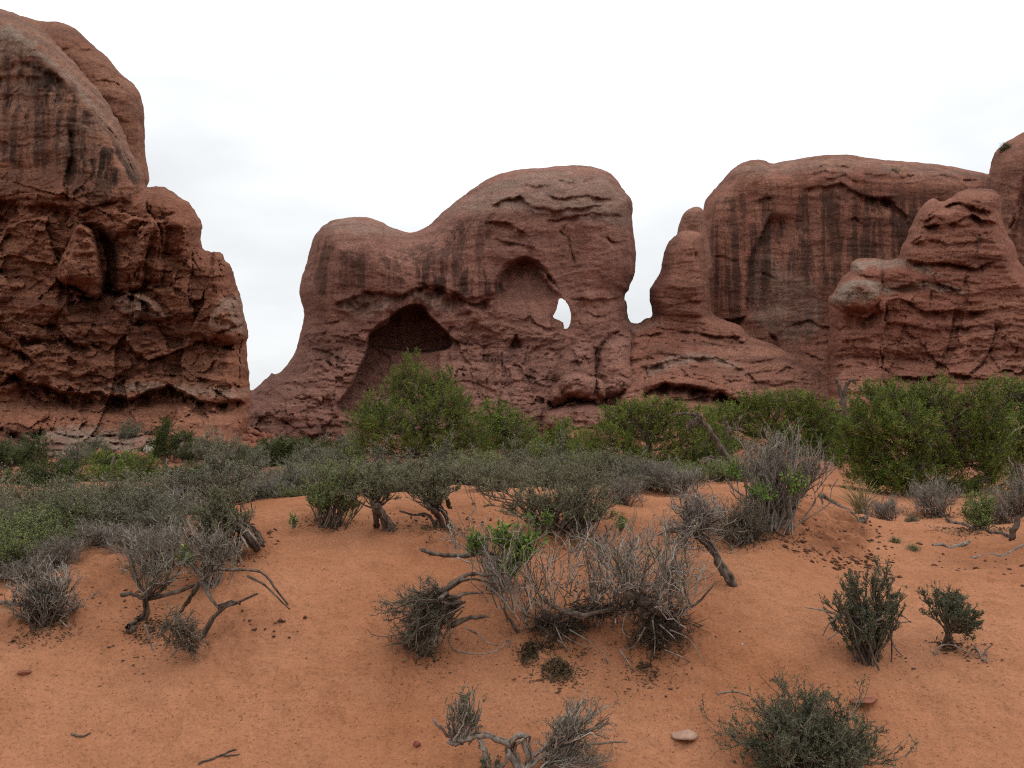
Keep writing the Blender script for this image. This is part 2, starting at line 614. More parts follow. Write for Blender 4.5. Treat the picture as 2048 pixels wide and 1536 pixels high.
rough_soil = rough_soil + soil * 0.030 * (sstep(0.0, 0.12, fr_) - fr_)
gz = gz + rough_soil
nT, nR = tt.shape
idx = np.arange(nT * nR).reshape(nT, nR)
nx_ = np.roll(idx, -1, axis=0)
gf = np.stack([idx[:, :-1], idx[:, 1:], nx_[:, 1:], nx_[:, :-1]], -1).reshape(-1, 4)[:, ::-1]
gv = np.stack([gx, gy, gz], -1).reshape(-1, 3)
cen = len(gv)
gv = np.concatenate([gv, [[0, 0, 0.0]]])
fan_f = np.stack([idx[:, 0], nx_[:, 0], np.full(nT, cen)], -1)[:, ::-1]
far_a = np.concatenate([sstep(14, 34, rr).ravel(), [0]])
soil_a = np.concatenate([soil.ravel(), [0]])
g = link("ground", make_mesh("ground", gv, [gf, fan_f], SAND, True, {"far": far_a, "soil": soil_a}))
tag(g, "orange-red desert sand and soil under all the plants and rocks", "ground", kind="structure")


def foot(px, Y, sink=0.02):
    X = (px - CX) / F_PX * Y     # small pitch effect is absorbed by the ground height below
    X = at(px, 950, Y)[0] if np.isscalar(px) else X
    return np.array([X, Y, float(ground_z(X, Y)) - sink])


def foot_at(px, py, y0=4.0, y1=190.0):
    """where the ray through a pixel meets the ground"""
    ys = np.geomspace(y0, y1, 900)
    p = at(px, py, ys)
    gz_ = ground_z(p[:, 0], p[:, 1])
    hit = np.nonzero(p[:, 2] <= gz_)[0]
    k = hit[0] if len(hit) else len(ys) - 1
    return np.array([p[k, 0], p[k, 1], gz_[k]])


# ------------------------------------------------------------------ rock formations
class Rock:
    """A rock mass grown from its skyline: a rounded front with ledges, cracks and hollows, a rounded back, closed along the skyline."""

    def __init__(self, outline, D, tmax, r_px, lean=0.12, step=2.3, jitter=2.0, holes=(), back=None, seed=0, smooth_n=3):
        self.D, self.mpp = D, D / F_PX
        out = smooth_line(outline, smooth_n)
        x0, y0 = out.min(0) - 8
        x1, y1 = out.max(0) + 8
        U, V = np.meshgrid(np.arange(x0, x1, step), np.arange(y0, y1, step), indexing='ij')
        self.U, self.V, self.step, self.seed = U, V, step, seed
        q = np.stack([U, V, U * 0 + seed * 9.7], -1)
        self.q = q
        s = poly_sdf(U, V, out)
        s = s + jitter * (fbm(q / np.array([26, 26, 1]), 4, 0.55) + 0.6 * perlin(q / np.array([60, 11, 1]) + 4))
        self.hole = np.full(U.shape, 1e3)
        for h in holes:
            self.hole = np.minimum(self.hole, -poly_sdf(U, V, smooth_line(h, 2)) + 0.8 * fbm(q / np.array([9, 9, 1]), 2))
        self.d = s
        a = np.clip(s / r_px, 0, 1)
        self.E = np.sqrt(np.clip(1 - (1 - a) ** 2, 0, 1))
        self.s = np.minimum(s, self.hole)
        ytop = np.array([np.interp(u, *(lambda o: (o[:, 0], o[:, 1]))(out[np.argsort(out[:, 0])])) for u in U[:, 0]])
        self.T = self.E * (tmax + lean * np.clip(V - y0, 0, None) * self.mpp)
        self.Tb = self.E * (back or tmax)
        self.disp = np.zeros(U.shape)
        self.varn = np.zeros(U.shape)
        self.pale = np.zeros(U.shape)
        self.warp_u = U + 6 * fbm(q / np.array([34, 34, 1]) + 7, 5, 0.6)
        self.warp_v = V + 6 * fbm(q / np.array([34, 34, 1]) + 19, 5, 0.6)

    def crack(self, pts, w=3.5, depth=1.2):
        d, t = seg_dist(self.U + 0.6 * (self.warp_u - self.U), self.V + 0.6 * (self.warp_v - self.V), smooth_line(pts, 3, False))
        tap = np.minimum(1, np.minimum(t, 1 - t) * 8 + 0.15)
        vary = np.clip(0.75 + 0.9 * fbm(self.q / np.array([18, 18, 1]) + 71, 2), 0.1, 1.5)
        self.disp -= 0.55 * depth * tap * vary * np.exp(-(d / (0.6 * w)) ** 2)
        p = np.asarray(pts, float)
        if abs(p[-1, 1] - p[0, 1]) > abs(p[-1, 0] - p[0, 0]):      # an upright joint: the rock right of it stands a little back
            o_ = np.argsort(p[:, 1])
            xl = np.interp(self.V, p[o_, 1], p[o_, 0]) + 0.6 * (self.warp_u - self.U)
            k = self.U - xl
            self.disp -= 0.5 * depth * tap * (np.abs(d) < 45) * sstep(0, 3, k) * (1 - np.clip(k / 45, 0, 1))

    def ledge(self, pts, depth=2.0, fade=40, edge=3.0, taper=25):
        """rock above the line stands proud of the rock below it"""
        p = np.asarray(pts, float)
        yl = np.interp(self.U, p[:, 0], p[:, 1]) + 0.8 * (self.warp_v - self.V)
        tp = sstep(p[0, 0] - 2, p[0, 0] + taper, self.U) * (1 - sstep(p[-1, 0] - taper, p[-1, 0] + 2, self.U))
        k = self.V - yl
        vary = np.clip(0.8 + 1.0 * fbm(self.q / np.array([30, 30, 1]) + 81, 3), 0.05, 1.6)
        self.disp -= depth * vary * tp * sstep(0, edge, k) * (1 - np.clip(k / fade, 0, 1))

    def lip(self, pts, height=1.0, up=14, taper=25):
        """rounded bulge standing just above the line"""
        p = np.asarray(pts, float)
        yl = np.interp(self.U, p[:, 0], p[:, 1]) + 0.8 * (self.warp_v - self.V)
        tp = sstep(p[0, 0] - 2, p[0, 0] + taper, self.U) * (1 - sstep(p[-1, 0] - taper, p[-1, 0] + 2, self.U))
        k = (yl - self.V) / up
        self.disp += height * tp * np.where(k > 0, np.clip(1 - k, 0, 1) ** 1.5, 0) * sstep(-0.05, 0.12, k)

    def side(self, pts, depth=2.0, fade=40, edge=3.0, right=True):
        """like ledge, for a line running down the face: rock on one side stands back"""
        p = np.asarray(pts, float)
        xl = np.interp(self.V, p[:, 1], p[:, 0]) + 0.6 * (self.warp_u - self.U)
        tp = sstep(p[0, 1] - 2, p[0, 1] + 25, self.V) * (1 - sstep(p[-1, 1] - 25, p[-1, 1] + 2, self.V))
        k = (self.U - xl) * (1 if right else -1)
        self.disp -= depth * tp * sstep(0, edge, k) * (1 - np.clip(k / fade, 0, 1))

    def region(self, pts, soft=10, warp=0.7):
        s = poly_sdf(self.U + warp * (self.warp_u - self.U), self.V + warp * (self.warp_v - self.V), smooth_line(pts, 3))
        return sstep(0, soft, s), s

    def cave(self, pts, top, low=None, y_top=None, y_low=None, soft=10, warp=0.5):
        m, s = self.region(pts, soft, warp)
        dep = top
        if low is not None:
            dep = top + (low - top) * sstep(y_top, y_low, self.V)
        self.disp -= m * dep

    def boss(self, pts, h, rnd=25, warp=0.6):
        _, s = self.region(pts, 10, warp)
        a = np.clip(s / rnd, 0, 1)
        self.disp += h * np.sqrt(1 - (1 - a) ** 2)

    def paint(self, what, pts, amount, soft=25):
        m, _ = self.region(pts, soft, 1.5)
        a = self.varn if what == "v" else self.pale
        np.maximum(a, m * amount, out=a)

    def weather(self, rough, strata=0.5, blocks=0.0, flutes=0.0):
        """natural relief, in metres; rough 0..1 per point"""
        m = self.mpp
        P = np.stack([self.U * m, self.V * m, self.T * 0.35 + self.seed * 13.0], -1)
        big = fbm(P / 15.0 + 2, 3)
        self.disp += 1.3 * big
        wz = P[..., 1] + 2.2 * fbm(P / 14.0 + 31, 2)
        S = np.stack([P[..., 0] / 26, wz / 1.9, P[..., 2] / 26 + self.seed], -1)
        st = fbm(S, 4, 0.6)
        st = np.sign(st) * np.abs(st) ** 0.8
        self.disp += strata * (0.35 + 0.65 * rough) * st
        self.disp += (0.08 + 0.28 * rough) * fbm(P / 3.2 + 8, 6, 0.6)
        for hh, am, sd in ((3.4, 0.95, 0), (1.15, 0.42, 40)):      # beds: crisp rounded courses of uneven thickness
            w_ = (P[..., 1] + 1.6 * fbm(P / 13 + 131 + sd, 2) + 0.22 * hh * fbm(P / (1.3 * hh) + 141, 3)) / hh
            k_ = np.floor(w_)
            f_ = w_ - k_
            hsh = GRAD[(k_.astype(int) * 37 + 11 + sd) & 255][..., 0]
            there = sstep(-0.25, 0.25, perlin(np.stack([P[..., 0] / 13, k_ * 3.71 + sd, 0 * k_ + self.seed], -1)) + 0.9 * (rough - 0.45))
            self.disp += strata * am * there * (0.55 * hsh + 0.5 * np.sqrt(np.clip(1 - (2 * f_ - 1) ** 6, 0, 1)))
        if blocks:                                                  # upright joints: neighbouring slabs stand at different depths
            w_ = (P[..., 0] + 0.28 * P[..., 1] + 2.0 * fbm(P / 9 + 171, 3)) / 7.5
            k_ = np.floor(w_)
            self.disp += rough * blocks * 1.5 * GRAD[(k_.astype(int) * 53 + 7) & 255][..., 1] * sstep(-.2, .2, perlin(np.stack([k_ * 5.3, P[..., 1] / 14, 0 * k_ + 3], -1)) + 0.25)
        if blocks:
            bm = np.clip(rough * blocks, 0, 1)
            wq = 0.5 * fbm(P / 4 + 60, 3)[..., None]
            self.disp += bm * 2.1 * facets(P / np.array([7.5, 4.6, 7.5]) + wq * 0.6)
            self.disp += bm * 1.0 * facets(P / np.array([3.2, 2.2, 3.2]) + wq)
            self.disp += bm * 0.32 * facets(P / np.array([1.35, 1.0, 1.35]) + wq * 1.5)
        self.disp += (0.05 + 0.28 * rough) * facets(P / np.array([1.9, 0.7, 1.9]) + 0.4 * fbm(P / 2 + 160, 2)[..., None])
        pit = np.clip(perlin(P / np.array([1.6, 0.9, 1.6]) + 200) - 0.42, 0, 1)
        self.disp -= (0.5 + 0.6 * rough) * pit * sstep(-0.1, 0.3, fbm(P / 9 + 210, 2))
        if np.any(flutes):
            S = np.stack([P[..., 0] / 1.5, P[..., 1] / 22, P[..., 2] / 3], -1)
            self.disp += flutes * 0.45 * fbm(S, 3)

    def build(self, name, mat, loc_px, parent=None):
        U, V, s, st = self.U, self.V, self.s, self.step
        keep = s > -1.05 * st
        gu, gv_ = np.gradient(s, st)
        gn = np.maximum(np.hypot(gu, gv_), 0.3)
        rim = keep & (s <= 0)
        Us = np.where(rim, U - s * gu / gn ** 2, U)
        Vs = np.where(rim, V - s * gv_ / gn ** 2, V)
        e2 = sstep(0, 9, self.d)
        T = np.maximum(self.T + self.disp * e2, 0.25 * self.E)
        Tb = self.Tb * (1 + 0.25 * fbm(self.q / np.array([45, 45, 1]) + 33, 3))
        if self.hole.min() < 0:
            T = T + (np.median(T[np.abs(self.hole) < 16]) - T) * (1 - sstep(2, 22, self.hole))
        kh = sstep(0, 55, self.hole)                       # round a window the rock thins to a fin behind the face
        Tb = Tb * kh - (1 - kh) * (T - 1.2 - 0.06 * np.clip(self.hole, 0, 60))
        T = np.where(rim & (self.hole > self.d), 0, T)
        Tb = np.where(rim, 0, Tb)
        Pf = at(Us, Vs, self.D - T)
        Pb = at(Us, Vs, self.D + Tb)
        n = U.shape
        iF = np.full(n, -1)
        iF[keep] = np.arange(keep.sum())
        iB = iF.copy()
        inn = keep & ~rim
        iB[inn] = keep.sum() + np.arange(inn.sum())
        qk = keep[:-1, :-1] & keep[1:, :-1] & keep[1:, 1:] & keep[:-1, 1:]
        qi = inn[:-1, :-1] | inn[1:, :-1] | inn[1:, 1:] | inn[:-1, 1:]
        qk &= qi

        def quads(I):
            return np.stack([I[:-1, :-1][qk], I[1:, :-1][qk], I[1:, 1:][qk], I[:-1, 1:][qk]], -1)
        base = at(loc_px[0], loc_px[1], self.D)
        verts = np.concatenate([Pf[keep], Pb[inn]]) - base
        at_v = np.concatenate([self.varn[keep], self.varn[inn] * 0 + 0.3])
        at_p = np.concatenate([self.pale[keep], self.pale[inn] * 0 + 0.1])
        qf = quads(iF)
        me = make_mesh(name, verts, [qf[:, ::-1], quads(iB)], mat, True, {"varnish": at_v, "pale": at_p})
        if parent is not None:
            return link(name, me, base - np.array(parent.location), parent)
        return link(name, me, base)


# --- brown cliff on the left
LC = Rock([(-420, 1000), (-430, 300), (-380, 150), (-250, 60), (-120, 18), (-40, 12), (0, 16), (38, 30), (85, 60), (130, 105), (180, 160), (215, 205),
           (245, 262), (265, 310), (288, 352), (294, 374), (310, 373), (328, 374), (345, 384), (372, 402), (386, 416), (399, 434), (405, 452), (402, 470),
           (406, 497), (420, 502), (424, 508), (428, 503), (447, 508), (450, 518), (460, 528), (468, 552), (478, 585), (485, 605), (488, 632),
           (495, 655), (498, 672), (493, 688), (496, 715), (498, 742), (499, 772), (501, 800), (498, 830), (490, 900), (500, 1000)],
          105, 13, 46, lean=0.10, jitter=2.6, seed=1)
V_, U_ = LC.V, LC.U
rg = sstep(330, 430, V_ - 0.12 * U_) * 0.9 + 0.12
LC.weather(rg, 0.45, blocks=0.85, flutes=1.0 - rg)
LC.ledge([(-400, 350), (-60, 395), (0, 400), (60, 395), (150, 420), (230, 400), (292, 380)], 1.3, 60, 5)
LC.ledge([(-400, 742), (0, 742), (45, 755), (100, 772), (135, 790), (200, 786), (262, 800), (300, 782), (340, 772), (380, 795), (430, 808), (480, 800), (512, 812)], 2.9, 48, 4, 5)
LC.lip([(100, 772), (135, 790), (200, 784), (262, 800), (300, 782), (340, 772), (380, 795), (430, 808), (480, 800), (512, 812)], 1.5, 26, 10)
LC.cave([(195, 440), (225, 470), (240, 520), (236, 575), (205, 590), (150, 588), (112, 560), (120, 520), (150, 455)], 2.2, soft=14, warp=0.4)
LC.boss([(118, 560), (115, 535), (140, 480), (155, 450), (185, 460), (197, 500), (205, 545), (206, 580), (190, 592), (150, 575)], 5.2, 16, 0.25)
LC.ledge([(110, 555), (125, 570), (160, 590), (195, 597), (212, 580), (250, 585), (300, 605)], 2.6, 45, 3, 12)
LC.side([(190, 455), (205, 490), (212, 540), (208, 590)], 3.2, 40, 3)
LC.boss([(-10, 600), (-10, 540), (10, 555), (22, 585), (12, 605)], 2.2, 16)
LC.boss([(225, 610), (245, 590), (285, 588), (320, 610), (330, 640), (300, 640), (250, 632)], 2.3, 18)
LC.boss([(415, 660), (430, 620), (470, 600), (490, 640), (494, 670), (470, 685), (440, 680)], 3.2, 24)
LC.ledge([(405, 670), (440, 690), (480, 688), (497, 690)], 2.2, 35, 3, 8)
LC.boss([(265, 520), (275, 480), (300, 440), (330, 450), (330, 520), (320, 560), (280, 560)], 1.8, 30)
LC.ledge([(195, 560), (240, 580), (290, 570), (330, 595)], 1.8, 35, 3)
LC.crack([(388, 500), (383, 540), (378, 590), (382, 620)], 3, 1.8)
LC.crack([(300, 380), (296, 420), (320, 460), (318, 520)], 3.5, 2.0)
LC.crack([(270, 560), (275, 540), (290, 515), (300, 490)], 3, 1.5)
LC.crack([(340, 580), (355, 545), (375, 525)], 3, 1.3)
LC.ledge([(330, 720), (370, 735), (400, 755), (440, 768), (500, 772)], 1.6, 28, 3)
LC.ledge([(180, 680), (230, 690), (280, 705), (330, 700)], 1.6, 30, 3)
LC.ledge([(0, 690), (40, 700), (65, 720), (90, 740)], 2.2, 35, 3)
LC.ledge([(60, 645), (110, 650), (150, 690), (190, 700)], 1.5, 30, 3)
LC.boss([(5, 855), (35, 830), (75, 835), (85, 850), (60, 875), (30, 875)], 1.8, 14)
LC.ledge([(20, 858), (55, 880), (85, 858)], 1.5, 25, 3, 8)
for ly, dd in ((872, 1.0), (888, 1.2), (902, .9), (915, 1.2)):
    LC.ledge([(40, ly - 6), (160, ly), (300, ly - 3), (430, ly + 14)], dd, 12, 2, 20)
LC.crack([(138, 260), (142, 310), (130, 360), (134, 400)], 4, 1.6)
LC.crack([(190, 225), (235, 275), (248, 300), (265, 355)], 3, 1.5)
LC.ledge([(-300, 140), (0, 128), (30, 120), (70, 118), (110, 140), (150, 185)], 0.8, 60, 16)
LC.T += np.clip(V_ - 805, 0, None) * 0.125
LC.paint("v", [(-420, 130), (0, 95), (60, 110), (110, 130), (170, 190), (250, 280), (290, 370), (230, 385), (0, 340), (-420, 340)], 1.0)
LC.paint("v", [(120, 330), (260, 330), (285, 400), (200, 420), (120, 390)], 0.7, 20)
LC.paint("v", [(0, 850), (50, 860), (75, 900), (60, 930), (0, 920)], 0.8, 12)
LC.varn = np.maximum(LC.varn, 0.16 * (V_ < 700))
LC.pale += 0.38 * (1 - sstep(300, 420, V_))
LC.paint("p", [(-420, 80), (0, 40), (60, 70), (150, 150), (250, 280), (240, 285), (150, 195), (90, 130), (0, 120)], 0.85, 14)
LC.paint("p", [(60, 855), (200, 850), (430, 885), (440, 925), (60, 915)], 0.75, 12)
LC.paint("p", [(225, 610), (245, 590), (285, 588), (320, 610), (330, 640), (300, 640), (250, 632)], 0.5, 8)
LC.paint("p", [(415, 660), (440, 600), (490, 590), (494, 670), (470, 670), (440, 665)], 0.55, 8)
LC.paint("p", [(200, 770), (330, 760), (500, 775), (505, 800), (330, 790), (200, 785)], 0.5, 8)
left_cliff = LC.build("sandstone_cliff", ROCK_LEFT, (100, 940))
tag(left_cliff, "tall brown sandstone cliff with dark streaks stepping down at left edge", "rock cliff")

LD = Rock([(-200, 500), (-100, 60), (20, 30), (78, 42), (112, 43), (150, 57), (186, 90), (216, 116), (240, 146), (271, 172), (281, 192), (288, 222),
           (290, 262), (290, 300), (296, 340), (299, 360), (292, 385), (280, 520), (100, 560)],
          118, 9, 60, lean=0.05, jitter=1.2, seed=2)
LD.weather(LD.U * 0 + 0.25, 0.5)
LD.ledge([(150, 95), (200, 100), (250, 140)], 1.0, 20, 4)
LD.ledge([(170, 125), (215, 130), (262, 170)], 1.0, 22, 4)
LD.ledge([(185, 160), (230, 160), (275, 195)], 0.9, 22, 4)
LD.varn += 0.2
LD.pale += 0.15
LD.build("rear_dome", ROCK_LEFT, (150, 560), left_cliff)

# --- humped butte with the window, the alcove and the big cave
WINDOW = [(1119, 597), (1130, 601), (1138, 614), (1142, 630), (1140, 646), (1135, 656), (1128, 657), (1126, 645), (1113, 638), (1106, 633), (1113, 619)]
BB = Rock([(470, 1000), (480, 800), (505, 780), (520, 768), (538, 752), (543, 746), (550, 748), (562, 742), (580, 722), (590, 703), (597, 680), (603, 657),
           (607, 642), (609, 630), (606, 615), (601, 597), (599, 577), (604, 552), (612, 530), (618, 505), (625, 480), (634, 463), (648, 450),
           (665, 441), (690, 436), (720, 434), (745, 437), (765, 445), (785, 455), (805, 462), (825, 464), (845, 458), (865, 445), (890, 420), (920, 396),
           (950, 374), (980, 356), (1010, 344), (1050, 338), (1090, 336), (1120, 332), (1155, 331), (1190, 335), (1215, 343), (1232, 357), (1243, 373),
           (1251, 385), (1262, 397), (1266, 415), (1264, 440), (1268, 470), (1271, 500), (1272, 530), (1268, 550), (1260, 570), (1257, 580), (1251, 587),
           (1249, 599), (1253, 603), (1255, 616), (1256, 630), (1260, 643), (1290, 660), (1300, 720), (1310, 1000)],
          150, 13, 92, lean=0.10, jitter=1.3, holes=[WINDOW], seed=3)
U_, V_ = BB.U, BB.V
rg = np.clip(0.10 + 0.75 * sstep(590, 720, V_) + 0.08 * sstep(900, 1200, U_) * sstep(380, 500, V_), 0, 1)
BB.weather(rg, 0.45, blocks=0.5, flutes=0.25)
CAVE = [(672, 812), (684, 792), (702, 768), (716, 735), (727, 712), (733, 690), (738, 668), (756, 656), (774, 646), (779, 632), (799, 616), (830, 608),
        (846, 611), (862, 632), (881, 655), (899, 672), (901, 697), (905, 760), (880, 830), (740, 840), (690, 830)]
mc_, _ = BB.region(CAVE, 6, 0.3)
m_, _ = BB.region([(728, 700), (738, 665), (780, 632), (830, 606), (862, 632), (900, 670), (902, 696), (860, 707), (810, 705), (735, 694)], 6, 0.25)
BB.disp *= 1 - 0.35 * mc_
BB.disp -= mc_ * (9.0 * np.clip(1 - (U_ - 690) / 190, 0, 1) ** 0.6 * (1 - 0.4 * sstep(720, 840, V_)) + 1.0)
BB.disp -= m_ * (2.5 + 5.0 * np.clip((U_ - 720) / 150, 0, 1))
BB.ledge([(660, 610), (700, 590), (740, 581), (800, 585), (850, 572), (880, 575), (905, 590), (950, 605), (1000, 590)], 1.9, 120, 5)
BB.ledge([(830, 560), (880, 570), (930, 595), (1000, 582)], 1.2, 40, 5)
ALC = [(985, 575), (997, 542), (1020, 520), (1048, 510), (1075, 518), (1096, 540), (1115, 568), (1135, 594), (1148, 616), (1146, 640), (1125, 668), (1085, 660), (1040, 640), (1000, 625)]
BB.cave(ALC, 3.4, 0.0, 540, 640, soft=20, warp=0.5)
BB.ledge([(1000, 545), (1022, 522), (1048, 511), (1075, 519), (1096, 541), (1118, 572)], 1.6, 60, 8, 20)
BB.boss([(1075, 545), (1085, 540), (1110, 570), (1140, 605), (1152, 625), (1144, 630), (1120, 598), (1095, 570)], 2.4, 10, 0.3)
BB.cave([(1016, 700), (1022, 682), (1032, 668), (1044, 684), (1047, 700)], 2.4, soft=10, warp=0.4)
BB.crack([(1188, 800), (1192, 750), (1190, 715), (1200, 690), (1225, 668), (1240, 660)], 3.5, 2.0)
BB.boss([(1195, 790), (1196, 720), (1210, 690), (1240, 672), (1262, 690), (1268, 760), (1240, 790)], 3.4, 22)
BB.boss([(1110, 745), (1130, 705), (1160, 685), (1185, 690), (1190, 740), (1185, 790), (1130, 790)], 3.6, 22)
BB.boss([(1100, 800), (1112, 765), (1150, 745), (1200, 760), (1212, 785), (1195, 810), (1150, 800), (1115, 812)], 5.4, 20)
BB.ledge([(1095, 800), (1130, 812), (1165, 795), (1215, 795)], 2.2, 25, 3, 8)
BB.boss([(1085, 850), (1100, 820), (1150, 805), (1205, 815), (1215, 850), (1160, 870), (1100, 868)], 6.4, 18)
BB.ledge([(1090, 858), (1150, 862), (1215, 850)], 2.2, 30, 3, 8)
for pts, dep, fd in (([(1090, 385), (1130, 395), (1180, 388), (1240, 400)], 1.2, 26), ([(970, 420), (1000, 400), (1040, 395), (1070, 415)], 1.3, 30),
                     ([(1060, 410), (1110, 420), (1170, 412), (1215, 410)], 1.1, 20), ([(1090, 440), (1150, 430), (1200, 425), (1250, 432)], 1.2, 26),
                     ([(1030, 365), (1080, 372), (1120, 360), (1170, 370)], 0.9, 18), ([(1120, 350), (1160, 362), (1200, 355)], 0.8, 14),
                     ([(965, 445), (1010, 440), (1060, 470)], 1.5, 45), ([(1200, 470), (1230, 482), (1265, 478)], 1.0, 16),
                     ([(905, 680), (960, 690), (1010, 685)], 0.8, 14), ([(640, 645), (665, 640), (690, 638)], 0.9, 12),
                     ([(790, 458), (840, 470), (870, 462)], 1.0, 18), ([(1110, 590), (1180, 600), (1260, 588)], 1.2, 40), ([(1160, 620), (1200, 630), (1250, 618)], 0.8, 14),
                     ([(720, 765), (760, 790), (800, 792)], 0.7, 14), ([(560, 800), (620, 790), (660, 820)], 1.0, 20), ([(980, 475), (1050, 490), (1090, 500)], 1.0, 30)):
    BB.ledge(pts, dep, fd, 4)
for pts in ([(1120, 460), (1135, 475), (1140, 500), (1148, 530)], [(965, 690), (975, 740), (970, 790)], [(1000, 700), (1005, 760), (995, 820)], [(1060, 690), (1050, 740), (1070, 800)],
            [(940, 700), (945, 760), (960, 800)], [(1085, 820), (1078, 850), (1072, 880)]):
    BB.crack(pts, 3.0, 1.1)
BB.side([(960, 440), (940, 490), (925, 560)], 1.2, 60, 25, right=False)
BB.T += np.clip(V_ - 700, 0, None) * 0.06
BB.varn += 0.22
BB.paint("v", [(640, 470), (700, 490), (820, 490), (930, 430), (990, 440), (980, 600), (900, 590), (800, 575), (700, 590), (640, 600), (610, 560)], 0.75, 20)
BB.paint("v", [(830, 545), (1000, 560), (1010, 595), (900, 592), (830, 575)], 0.9, 12)
BB.paint("v", [(620, 680), (690, 690), (680, 760), (630, 760)], 0.6, 20)
BB.paint("v", [(960, 690), (1060, 690), (1080, 800), (970, 800)], 0.6, 25)
BB.pale += 0.10
BB.paint("p", [(640, 440), (720, 430), (800, 458), (850, 470), (780, 480), (660, 470)], 0.5, 14)
BB.paint("p", [(860, 450), (950, 375), (1050, 335), (1200, 335), (1260, 400), (1262, 460), (1100, 440), (960, 430)], 0.55, 20)
BB.paint("p", [(690, 590), (840, 575), (900, 600), (920, 640), (860, 620), (800, 605), (760, 640), (690, 640)], 0.45, 12)
butte = BB.build("sandstone_butte", ROCK_MID, (900, 940))
tag(butte, "double-humped mauve sandstone butte with a big cave and a small window", "rock butte")

# --- pillar with its stepped base
PC = Rock([(1250, 1000), (1252, 660), (1262, 648), (1280, 645), (1290, 638), (1302, 634), (1304, 618), (1299, 601), (1300, 581), (1307, 566), (1320, 545),
           (1325, 520), (1331, 496), (1344, 476), (1360, 465), (1380, 461), (1400, 466), (1408, 484), (1412, 510), (1418, 560), (1421, 600), (1424, 625),
           (1450, 640), (1480, 652), (1500, 672), (1560, 695), (1600, 722), (1650, 750), (1690, 790), (1760, 1000)],
          152, 9, 28, lean=0.17, jitter=1.6, seed=4)
U_, V_ = PC.U, PC.V
PC.weather(0.25 + 0.5 * sstep(600, 700, V_), 0.7, blocks=0.3, flutes=0.2)
PC.ledge([(1285, 790), (1300, 778), (1335, 769), (1390, 775), (1430, 785), (1480, 800), (1520, 808)], 4.2, 45, 3, 8)
PC.lip([(1285, 786), (1310, 772), (1340, 769), (1390, 775), (1430, 785), (1480, 798), (1520, 806)], 1.8, 50, 20)
PC.ledge([(1330, 800), (1380, 798), (1440, 790)], 1.4, 16, 3)
PC.ledge([(1330, 662), (1400, 665), (1470, 672), (1500, 680)], 1.1, 18, 3)
PC.ledge([(1265, 668), (1300, 668), (1330, 660)], 1.4, 22, 3)
PC.ledge([(1290, 735), (1350, 715), (1430, 712), (1500, 745), (1530, 790)], 1.3, 30, 4)
PC.ledge([(1320, 612), (1380, 600), (1420, 598)], 0.9, 22, 4)
PC.boss([(1462, 662), (1480, 652), (1498, 668), (1494, 680), (1478, 682)], 1.6, 12)
PC.crack([(1385, 470), (1390, 520), (1396, 590)], 3, 0.8)
PC.crack([(1292, 700), (1294, 745), (1286, 790)], 3, 1.2)
PC.T += np.clip(V_ - 650, 0, None) * 0.09
PC.varn += 0.25
PC.pale += 0.12
PC.paint("p", [(1290, 730), (1350, 705), (1430, 705), (1500, 740), (1500, 755), (1400, 730), (1300, 755)], 0.6, 10)
PC.paint("p", [(1258, 655), (1330, 645), (1320, 662), (1260, 668)], 0.5, 6)
pillar = PC.build("rock_pillar", ROCK_RIGHT, (1400, 940))
tag(pillar, "narrow red rock pillar rising from an arched ledge beside the sky gap", "rock pillar")
KN = Rock([(1340, 560), (1352, 475), (1360, 442), (1370, 423), (1384, 415), (1399, 414), (1408, 425), (1416, 470), (1420, 560)], 160, 4, 22, jitter=0.8, seed=5)
KN.weather(KN.U * 0 + 0.2, 0.4)
KN.side([(1392, 420), (1380, 440), (1374, 465)], 1.0, 20, 4, right=False)
KN.pale += 0.3
KN.build("rear_knob", ROCK_RIGHT, (1385, 560), pillar)

# --- long streaked wall on the right
RW = Rock([(1385, 1000), (1392, 700), (1400, 560), (1403, 470), (1406, 420), (1411, 400), (1426, 380), (1445, 361), (1465, 338), (1490, 323), (1515, 319),
           (1532, 322), (1546, 326), (1600, 317), (1640, 311), (1690, 309), (1740, 316), (1785, 321), (1800, 322), (1830, 324), (1870, 328), (1920, 336),
           (1960, 344), (1985, 349), (2100, 360), (2280, 400), (2320, 1000)],
          178, 13, 48, lean=0.06, jitter=1.3, seed=6)
U_, V_ = RW.U, RW.V
RW.weather(0.12 + 0.3 * sstep(620, 720, V_), 0.35, flutes=0.6)
RW.side([(1540, 425), (1530, 450), (1510, 490), (1493, 520), (1490, 640)], 3.2, 90, 4, right=True)
RW.ledge([(1420, 640), (1460, 640), (1500, 628)], 2.0, 30, 4)
RW.ledge([(1505, 402), (1530, 395), (1560, 402)], 1.2, 14, 3)
RW.ledge([(1490, 545), (1530, 545), (1560, 556)], 0.7, 10, 3)
RW.ledge([(1420, 512), (1450, 512), (1480, 520)], 0.7, 12, 3)
RW.crack([(1558, 430), (1562, 500), (1560, 600)], 5, 0.5)
RW.crack([(1540, 670), (1560, 700), (1575, 720), (1610, 725)], 5, 2.2)
RW.ledge([(1590, 700), (1640, 715), (1670, 720)], 1.5, 30, 4)
RW.ledge([(1600, 372), (1680, 368), (1740, 392), (1790, 395)], 1.4, 40, 6)
RW.ledge([(1740, 392), (1780, 400), (1830, 440)], 1.6, 40, 5)
RW.ledge([(1690, 440), (1710, 433), (1735, 455)], 1.0, 14, 3)
for pts in ([(1600, 350), (1650, 340), (1700, 352)], [(1620, 335), (1670, 328), (1710, 338)], [(1720, 345), (1780, 352), (1850, 348)], [(1850, 350), (1920, 352), (1970, 362)], [(1640, 362), (1690, 352), (1740, 366)]):
    RW.ledge(pts, 0.9, 14, 3)
RW.ledge([(1560, 655), (1620, 640), (1680, 660)], 0.8, 16, 3)
